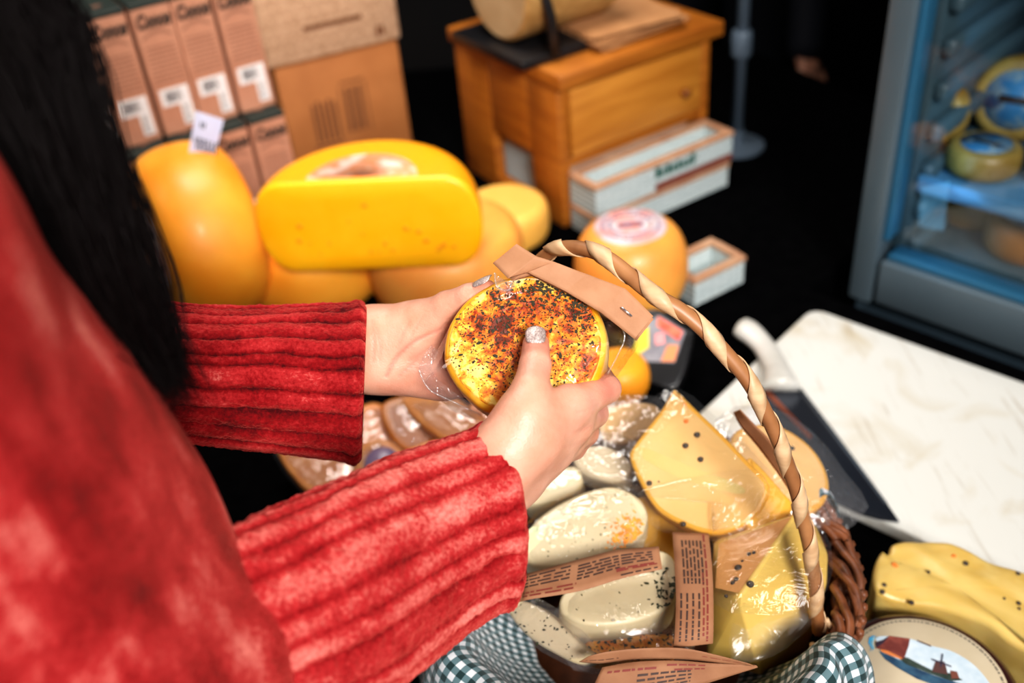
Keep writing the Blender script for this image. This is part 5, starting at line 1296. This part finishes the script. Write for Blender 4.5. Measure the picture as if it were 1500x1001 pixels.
# nails with glitter polish
def glitter():
    g = N('glitter_nail_polish'); b = g.n('ShaderNodeBsdfPrincipled'); g.l(b.outputs[0], g.out.inputs[0]); b.inputs['Roughness'].default_value = .3; b.inputs['Coat Weight'].default_value = .6
    tc = g.n('ShaderNodeTexCoord'); vo = g.n('ShaderNodeTexVoronoi'); vo.inputs['Scale'].default_value = 2600; g.l(tc.outputs['Object'], vo.inputs['Vector'])
    r = g.n('ShaderNodeValToRGB'); e = r.color_ramp.elements; e[0].position = .2; e[0].color = S2((150, 126, 122)); e[1].position = .9; e[1].color = S2((236, 222, 216)); g.l(vo.outputs['Color'], r.inputs[0]); g.l(r.outputs[0], b.inputs['Base Color']); b.inputs['Metallic'].default_value = .45
    bp = g.n('ShaderNodeBump'); bp.inputs['Strength'].default_value = .5; bp.inputs['Distance'].default_value = .0004; g.l(vo.outputs['Distance'], bp.inputs['Height']); g.l(bp.outputs[0], b.inputs['Normal']); return g.m
m_nail = glitter()
def nail(c, along, out, L_, W_3, thick=.0022):
    along = unit(along); out = unit(out-(out@along)*along); side = np.cross(along, out); v = []; f = []; nu, nv_ = 16, 12
    for i in range(nu+1):
        u = -1+2*i/nu
        for j in range(nv_+1):
            w_ = -1+2*j/nv_
            # squarish-round outline
            yy_ = w_; lim = (1-abs(u)**3.2)**(1/3.2) if abs(u) < 1 else 0
            x = along*u*L_*.5; y = side*yy_*W_3*.5*max(lim, .02)*(1 if u > 0 else .96); h = thick*(1-(yy_*lim)**2*.95)-.0006*u*u
            v.append(c+x+y+out*h)
    for i in range(nu):
        for j in range(nv_): f.append([i*(nv_+1)+j, (i+1)*(nv_+1)+j, (i+1)*(nv_+1)+j+1, i*(nv_+1)+j+1])
    o = mk('thumbnail', v, f, m_nail, body); md = o.modifiers.new('s', 'SOLIDIFY'); md.thickness = .0006; tag(o, 'glittery silver-pink thumbnail'); return o
tcam = -ray(785, 490)
nail(at(784.5, 493, .5868-.0062), at(785, 478, .586)-at(785, 505, .577), unit(tcam)+ROT@V3(0, .25, 0), .0125, .0118)
lt = at(712, 419, .6225); nail(at(709, 419, .6235)+ROT@V3(-.0005, .0022, .002), at(713, 425, .6245)-at(688, 436, .630), ROT@unit((-.25, .85, .35)), .0135, .0105)
# face details on the (unseen) face
m_lip = mat('soft_lips', (190, 100, 96), rough=.4); m_eyew = mat('eye_white', (236, 232, 228), rough=.2); m_iris = mat('brown_iris', (70, 44, 28), rough=.2)
for s in (-1, 1):
    e_ = HD+fdir*.079+fu_*.012+fr_*.031*s; v, f = icos(e_, .0125); ey = mk('eye', v, f, m_eyew, body); v, f = icos(e_+fdir*.008-fu_*.002, .006); mk('iris', v, f, m_iris, body)
    v, f = tube(catmull([HD+fdir*.088+fu_*.032+fr_*s*.014, HD+fdir*.091+fu_*.037+fr_*s*.03, HD+fdir*.078+fu_*.032+fr_*s*.047], 5), [.001]+[.0028]*9+[.001], 6); mk('eyebrow', v, f, m_dark, body)
v, f = tube([HD+fdir*.091-fu_*.047+fr_*q*.011 for q in (-2, -1, 0, 1, 2)], [.001, .0045, .005, .0045, .001], 8); mk('lips', v, f, m_lip, body)
# --- sweater
def chenille():
    g = N('red_chenille'); b = g.n('ShaderNodeBsdfPrincipled'); g.l(b.outputs[0], g.out.inputs[0]); b.inputs['Roughness'].default_value = .85; b.inputs['Specular IOR Level'].default_value = .15
    b.inputs['Sheen Weight'].default_value = .5; b.inputs['Sheen Roughness'].default_value = .35; b.inputs['Sheen Tint'].default_value = S2((255, 120, 105))
    tc = g.n('ShaderNodeTexCoord'); at_ = g.n('ShaderNodeAttribute', attribute_name='rib')
    def nz(s, d):
        n = g.n('ShaderNodeTexNoise'); n.inputs['Scale'].default_value = s; n.inputs['Detail'].default_value = d; n.inputs['Roughness'].default_value = .65; g.l(tc.outputs['Object'], n.inputs['Vector']); return n.outputs[0]
    big = nz(34, 4); fine = nz(420, 4)
    a = g.n('ShaderNodeMath', operation='MULTIPLY_ADD'); g.l(at_.outputs['Fac'], a.inputs[0]); a.inputs[1].default_value = .40
    sc1 = g.n('ShaderNodeMath', operation='MULTIPLY_ADD'); g.l(big, sc1.inputs[0]); sc1.inputs[1].default_value = .60; 
    sc2 = g.n('ShaderNodeMath', operation='MULTIPLY_ADD'); g.l(fine, sc2.inputs[0]); sc2.inputs[1].default_value = .55; sc2.inputs[2].default_value = -.32
    g.l(sc2.outputs[0], sc1.inputs[2]); g.l(sc1.outputs[0], a.inputs[2])
    r = g.n('ShaderNodeValToRGB'); e = r.color_ramp.elements; e[0].position = .25; e[0].color = S2((66, 3, 8)); e[1].position = 1.0; e[1].color = S2((228, 136, 124))
    for p, c in ((.50, (132, 12, 18)), (.70, (172, 42, 44))): x = e.new(p); x.color = S2(c)
    g.l(a.outputs[0], r.inputs[0]); g.l(r.outputs[0], b.inputs['Base Color'])
    bp = g.n('ShaderNodeBump'); bp.inputs['Strength'].default_value = .9; bp.inputs['Distance'].default_value = .0016; g.l(nz(650, 3), bp.inputs['Height']); g.l(bp.outputs[0], b.inputs['Normal']); return g.m
m_chen = chenille()
def loft(secs, nu, nv_, ribs, amp, seed, fuzz=.0006, turn=0):
    """secs: (px,py,d, half-height px vector, near-side vector in view metres)"""
    C_ = []; M_ = []; D_ = []
    for px, py, d, (hx, hy), nv3 in secs:
        C_.append(at(px, py, d)); M_.append(ROT@V3(hx/F*d, -hy/F*d, 0)); D_.append(ROT@np.array(nv3, float))
    k = max(1, nu//(len(secs)-1)); C_, M_, D_ = catmull(C_, k), catmull(M_, k), catmull(D_, k); n = len(C_); v = []; f = []; rib = []
    rr = random.Random(seed); edges = []; x = 0
    while x < 2*math.pi: edges.append(x); x += 2*math.pi/ribs*rr.uniform(.6, 1.45)
    edges.append(2*math.pi); ampl = [rr.uniform(.55, 1.3) for _ in edges]
    th = np.linspace(0, 2*math.pi, nv_, endpoint=False); pr = np.zeros(nv_); 
    arc_ = np.concatenate([[0], np.cumsum(np.linalg.norm(np.diff(C_, axis=0), axis=1))]); 
    rows = [(i, 1.0) for i in range(n)]
    for i in range(n):
        for j in range(nv_):
            t_2 = th[j]+.035*noise.noise(Vector((arc_[i]*28, th[j]*1.5, seed)))+.02*noise.noise(Vector((arc_[i]*80, th[j]*6, seed+3)))
            t_2 = t_2 % (2*math.pi); q = 0
            while edges[q+1] < t_2: q += 1
            u = (t_2-edges[q])/(edges[q+1]-edges[q]); s = abs(math.sin(math.pi*u))**.55*ampl[q]
            c_, s_ = math.cos(th[j]), math.sin(th[j]); base = M_[i]*c_+D_[i]*s_; L_ = np.linalg.norm(base); nn = base/L_
            fz_ = noise.noise(Vector((C_[i]+base)*520))*fuzz+noise.noise(Vector((C_[i]+base)*210))*fuzz*1.2
            w_ = noise.noise(Vector((arc_[i]*16, c_*1.3, s_*1.3+seed)))*.0035
            e_ = min(1, arc_[i]/.004); rim_ = -(1-e_)**2*.003+.002*math.exp(-((arc_[i]-.006)/.004)**2)
            v.append(C_[i]+base+nn*(amp*(s-.6)+fz_+w_+rim_)); rib.append(min(1, s)*.85+.55*max(0, noise.noise(Vector((th[j]*7, arc_[i]*14, seed+7))))*(.5+noise.noise(Vector((th[j]*60, arc_[i]*260, seed)))))
    for i in range(n-1):
        for j in range(nv_): f.append([i*nv_+j, i*nv_+(j+1) % nv_, (i+1)*nv_+(j+1) % nv_, (i+1)*nv_+j])
    # inner lining going back into the sleeve
    o = len(v)
    for kx, (q, s) in enumerate([(0, .93), (min(3, n-1), .88), (min(k, n-1), .86)]):
        for j in range(nv_):
            v.append(C_[q]+(M_[q]*math.cos(th[j])+D_[q]*math.sin(th[j]))*s); rib.append(.1)
    for j in range(nv_):
        f.append([j, o+j, o+(j+1) % nv_, (j+1) % nv_])
        for kx in range(2): f.append([o+kx*nv_+j, o+(kx+1)*nv_+j, o+(kx+1)*nv_+(j+1) % nv_, o+kx*nv_+(j+1) % nv_])
    return np.array(v), f, rib
ls = loft([(534, 562, .662, (-4, 115), (.005, 0, .035)), (440, 558, .655, (-2, 110), (.003, 0, .036)), (340, 553, .645, (0, 104), (0, 0, .036)), (255, 548, .635, (0, 100), (0, 0, .038)), (150, 545, .628, (0, 100), (0, 0, .040)), (50, 545, .62, (0, 100), (0, 0, .042))], 300, 460, 27, .0022, 5)
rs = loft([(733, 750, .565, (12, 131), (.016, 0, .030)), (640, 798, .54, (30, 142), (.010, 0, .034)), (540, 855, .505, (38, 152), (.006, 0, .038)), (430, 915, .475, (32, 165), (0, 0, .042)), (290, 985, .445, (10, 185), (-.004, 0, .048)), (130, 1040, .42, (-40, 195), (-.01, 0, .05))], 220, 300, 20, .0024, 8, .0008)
SL = [cap(HIP+V3(.0, .01, .06), CH_+V3(0, -.02, -.1), .135, .125), cap(CH_+V3(.08, -.02, 0), CH_+V3(-.09, .02, 0), .122, .122), cap(SHR+V3(0, 0, .0), SHL, .074, .074), cap(CH_+V3(0, .03, .12), CH_+V3(.005, .045, .165), .062, .058),
      cap(SHR, ELR, .072, .060), cap(SHL, ELL, .066, .05), cap(ELR, at(300, 975, .45), .060, .044), cap(ELL, at(150, 545, .628), .052, .045), cap(V3(-.230, .305, 1.26), V3(-.225, .30, 1.06), .075, .07), cap(V3(-.240, .305, 1.35), V3(-.205, .31, 1.21), .064, .066)]
tv2, tf2 = solid(SL, .006, .035)
rib3 = [.88+.8*noise.noise(Vector((p[0]*70, p[1]*70, p[2]*22)))+.3*noise.noise(Vector((p[0]*180, p[1]*180, p[2]*60))) for p in tv2]
v, f = join((tv2, tf2), (ls[0], ls[1]), (rs[0], rs[1]))
sw = mk('sweater', v, f, m_chen, pe_, attr={'rib': np.concatenate([rib3, ls[2], np.array(rs[2])+.5])})  # right sleeve shifted paler: the pink light and sheen on it put into colour
m_denim = mat('dark_denim', (30, 36, 52), (24, 28, 42), scale=200, rough=.8); m_shoe = mat('black_leather_shoe', (20, 20, 22), rough=.4)
v, f = solid([cap(HIP, HIP+V3(0, .0, .03), .128, .125)]+[cap(c[1], c[2]+V3(0, 0, .0), c[3]+.012, c[4]+.018) for c in LG], .011, .02); mk('trousers', v, f, m_denim, pe_)
for c in (LG[1], LG[3]):
    a = c[2]*1; v, f = solid([cap(V3(a[0], a[1]-.02, .045), V3(a[0]+.04, a[1]+.15, .035), .044, .034), cap(V3(a[0], a[1], .05), V3(a[0], a[1], .10), .044, .042)], .006, .02)
    v[:, 2] = np.maximum(v[:, 2], .001); mk('shoe', v, f, m_shoe, pe_)
# --- hair
def hairmat():
    g = N('dark_brown_hair'); b = g.n('ShaderNodeBsdfPrincipled'); g.l(b.outputs[0], g.out.inputs[0]); b.inputs['Base Color'].default_value = S2((12, 6, 6)); b.inputs['Roughness'].default_value = .5; b.inputs['Specular IOR Level'].default_value = .12; return g.m
m_hair = hairmat(); r_ = random.Random(21); v = []; f = []
crown = HD+fu_*.085-fdir*.03
def strand(P, r0):
    P = catmull(P, 5); n0 = len(v); m_ = len(P); d = unit(P[-1]-P[0]); s1 = unit(np.cross(d, V3(.3, .9, .1))); s2 = np.cross(d, s1)
    for i, p in enumerate(P):
        r = r0*(1 if i < m_-4 else (m_-1-i)/4+.05)
        for k in range(3): a = k*2.0944; v.append(p+s1*r*math.cos(a)+s2*r*math.sin(a))
    for i in range(m_-1):
        for k in range(3): f.append([n0+i*3+k, n0+i*3+(k+1) % 3, n0+(i+1)*3+(k+1) % 3, n0+(i+1)*3+k])
# lock that falls forward over the right shoulder
TE = at(278, 585, .43); T0_ = at(75, -40, .37); T1_ = at(150, 200, .39); T2_ = at(215, 420, .41)
for i in range(2600):
    u = r_.random()**.75; w_ = r_.gauss(0, .35)
    left = ROT@V3(-1, 0, 0); dep = ROT@V3(0, 0, 1)
    spread = u*.12; jj = lambda s: np.array([r_.gauss(0, s) for _ in range(3)])
    j0 = jj(.004); cut = r_.random()**1.6*(.75 if u > .3 else .55)
    root_ = HD+fr_*(.06+.02*r_.random())+fu_*(.03+.05*r_.random())+fdir*(r_.uniform(-.06, .03))
    a = T0_+left*spread+dep*w_*.03+j0; b_ = T1_+left*spread*.50+dep*w_*.03+j0+jj(.002); c_ = T2_+left*spread*.36+dep*w_*.028+j0+jj(.003); e_ = TE+left*spread*.16+dep*w_*.02+jj(.006)
    e_ = e_*(1-cut)+c_*cut
    strand([root_, root_*.45+a*.55+V3(0, 0, .035)+fr_*.01, a, b_, c_, e_], .00042)
# hair over the skull and down the back
for i in range(2200):
    th_ = r_.uniform(-math.pi, math.pi); el = r_.uniform(-.1, 1.4)
    dloc = -fdir*math.cos(th_)*math.cos(el)+fr_*math.sin(th_)*math.cos(el)+fu_*math.sin(el)
    if dloc@fdir > .45: continue
    p0 = crown+dloc*.012; p1 = HD+fu_*.03+dloc*.098; lo_ = unit(-fdir*.8*(1 if dloc@fdir < .3 else .3)+fr_*np.sign(dloc@fr_)*.7)
    p2 = HD+lo_*.10-fu_*.05+np.array([r_.gauss(0, .012) for _ in range(3)]); p3 = V3(p2[0]-.01, p2[1]-.05, 1.30-r_.uniform(0, .12))+np.array([r_.gauss(0, .02) for _ in range(3)])*np.array([1, 1, .2])
    strand([p0, p1, p2, (p2+p3)/2+V3(0, -.02, 0), p3], .0006)
hr = mk('hair', v, f, m_hair, pe_)
print('mesh sizes', len(lv), len(rv), len(tv2), len(v))

# ------------------------------------------------------------------ far person behind the counter
m_navy = mat('navy_clothes', (16, 22, 38), (10, 14, 26), scale=8, rough=.8)
fh = atz(1197, 128, .60); fx, fy = fh[0]-.16, fh[1]+.30
fp = root('person', V3(fx, fy, 0), 'person in dark navy clothes in the shadows behind the counter', 'person')
H2 = V3(fx, fy, 0)
bl = [cap(H2+V3(0, 0, .98), H2+V3(0, 0, 1.32), .13, .12), cap(H2+V3(-.15, 0, 1.42), H2+V3(.15, 0, 1.42), .055, .055), cap(H2+V3(0, 0, 1.45), H2+V3(0, 0, 1.56), .05, .05), cap(H2+V3(-.09, 0, .93), H2+V3(-.10, 0, .48), .085, .055), cap(H2+V3(-.10, 0, .48), H2+V3(-.10, .02, .07), .055, .038), cap(H2+V3(.09, 0, .93), H2+V3(.10, 0, .48), .085, .055), cap(H2+V3(.10, 0, .48), H2+V3(.10, .02, .07), .055, .038),
      cap(H2+V3(-.18, 0, 1.40), H2+V3(-.24, .02, 1.12), .045, .036), cap(H2+V3(-.24, .02, 1.12), H2+V3(-.24, -.06, .90), .034, .026), cap(H2+V3(.18, 0, 1.40), H2+V3(.20, -.06, 1.02), .045, .036)]
el2 = H2+V3(.20, -.06, 1.02); wrf = fh+V3(-.025, .03, .07); bl += [cap(el2, wrf, .034, .026)]
def simple_hand(w_, d_, s):
    d_ = unit(d_); sd = unit(np.cross(d_, V3(0, 0, 1)))*s; nn = np.cross(d_, sd); L = [cap(w_, w_+d_*.03, .024, .022)]
    for k in range(4):
        o = sd*(k-1.5)*.016; a = w_+d_*.07+o; L += [cap(w_+o*.6, a, .016, .011), cap(a, a+d_*.030-V3(0, 0, .01), .009, .008), cap(a+d_*.030-V3(0, 0, .01), a+d_*(.05-.005*abs(k-1.2))-V3(0, 0, .024), .008, .0068)]
    L += [cap(w_+d_*.02+sd*.02, w_+d_*.05+sd*.045, .012, .009)]; return L
bl2 = simple_hand(wrf, fh-wrf, 1); bl3 = simple_hand(H2+V3(-.24, -.06, .90), V3(0, -.2, -1), -1)
hd2 = H2+V3(0, -.01, 1.66); hL_ = [cap(hd2+V3(0, .01, .03), hd2+V3(0, -.02, .02), .082, .078), cap(hd2+V3(0, -.03, -.04), hd2+V3(0, -.05, -.07), .052, .033), cap(hd2+V3(0, -.09, .0), hd2+V3(0, -.105, -.025), .007, .011), cap(hd2+V3(.08, 0, -.01), hd2+V3(.08, 0, .015), .012, .014), cap(hd2+V3(-.08, 0, -.01), hd2+V3(-.08, 0, .015), .012, .014)]
a1_, a2_ = solid(bl, .014, .03), solid(bl2, .003, .006); a3_, a4_ = solid(bl3, .004, .006), solid(hL_, .006, .016)
v, f = join(a1_, a2_, a3_, a4_); fb_ = mk('body', v, f, m_skin, fp, attr={'red': np.zeros(len(v))})
v, f = solid([cap(c[1], c[2]*.96+c[1]*.04, c[3]+.018, c[4]+.016) for c in (bl[0], bl[1], bl[7], bl[8], bl[9], bl[10])], .010, .03); mk('jacket', v, f, m_navy, fp)
v, f = solid([cap(c[1], c[2], c[3]+.016, c[4]+.02) for c in bl[3:7]], .011, .02); mk('trousers', v, f, m_navy, fp)
for s in (-.10, .10):
    v, f = solid([cap(H2+V3(s, .03, .045), H2+V3(s, -.12, .035), .045, .036), cap(H2+V3(s, .02, .05), H2+V3(s, .02, .1), .044, .042)], .008, .02); v[:, 2] = np.maximum(v[:, 2], .001); mk('shoe', v, f, m_shoe, fp)
v, f = solid([cap(hd2+V3(0, .02, .045), hd2+V3(0, .0, .05), .086, .08), cap(hd2+V3(0, .05, .0), hd2+V3(0, .05, -.03), .06, .05)], .007, .02); mk('hair', v, f, m_hair, fp)
for s in (-1, 1):
    v, f = icos(hd2+V3(.03*s, -.086, .012), .011); mk('eye', v, f, m_iris, fb_)
v, f = tube([hd2+V3(.011*q, -.088+abs(q)*.002, -.048) for q in (-2, -1, 0, 1, 2)], [.001, .004, .0045, .004, .001], 8); mk('lips', v, f, m_lip, fb_)
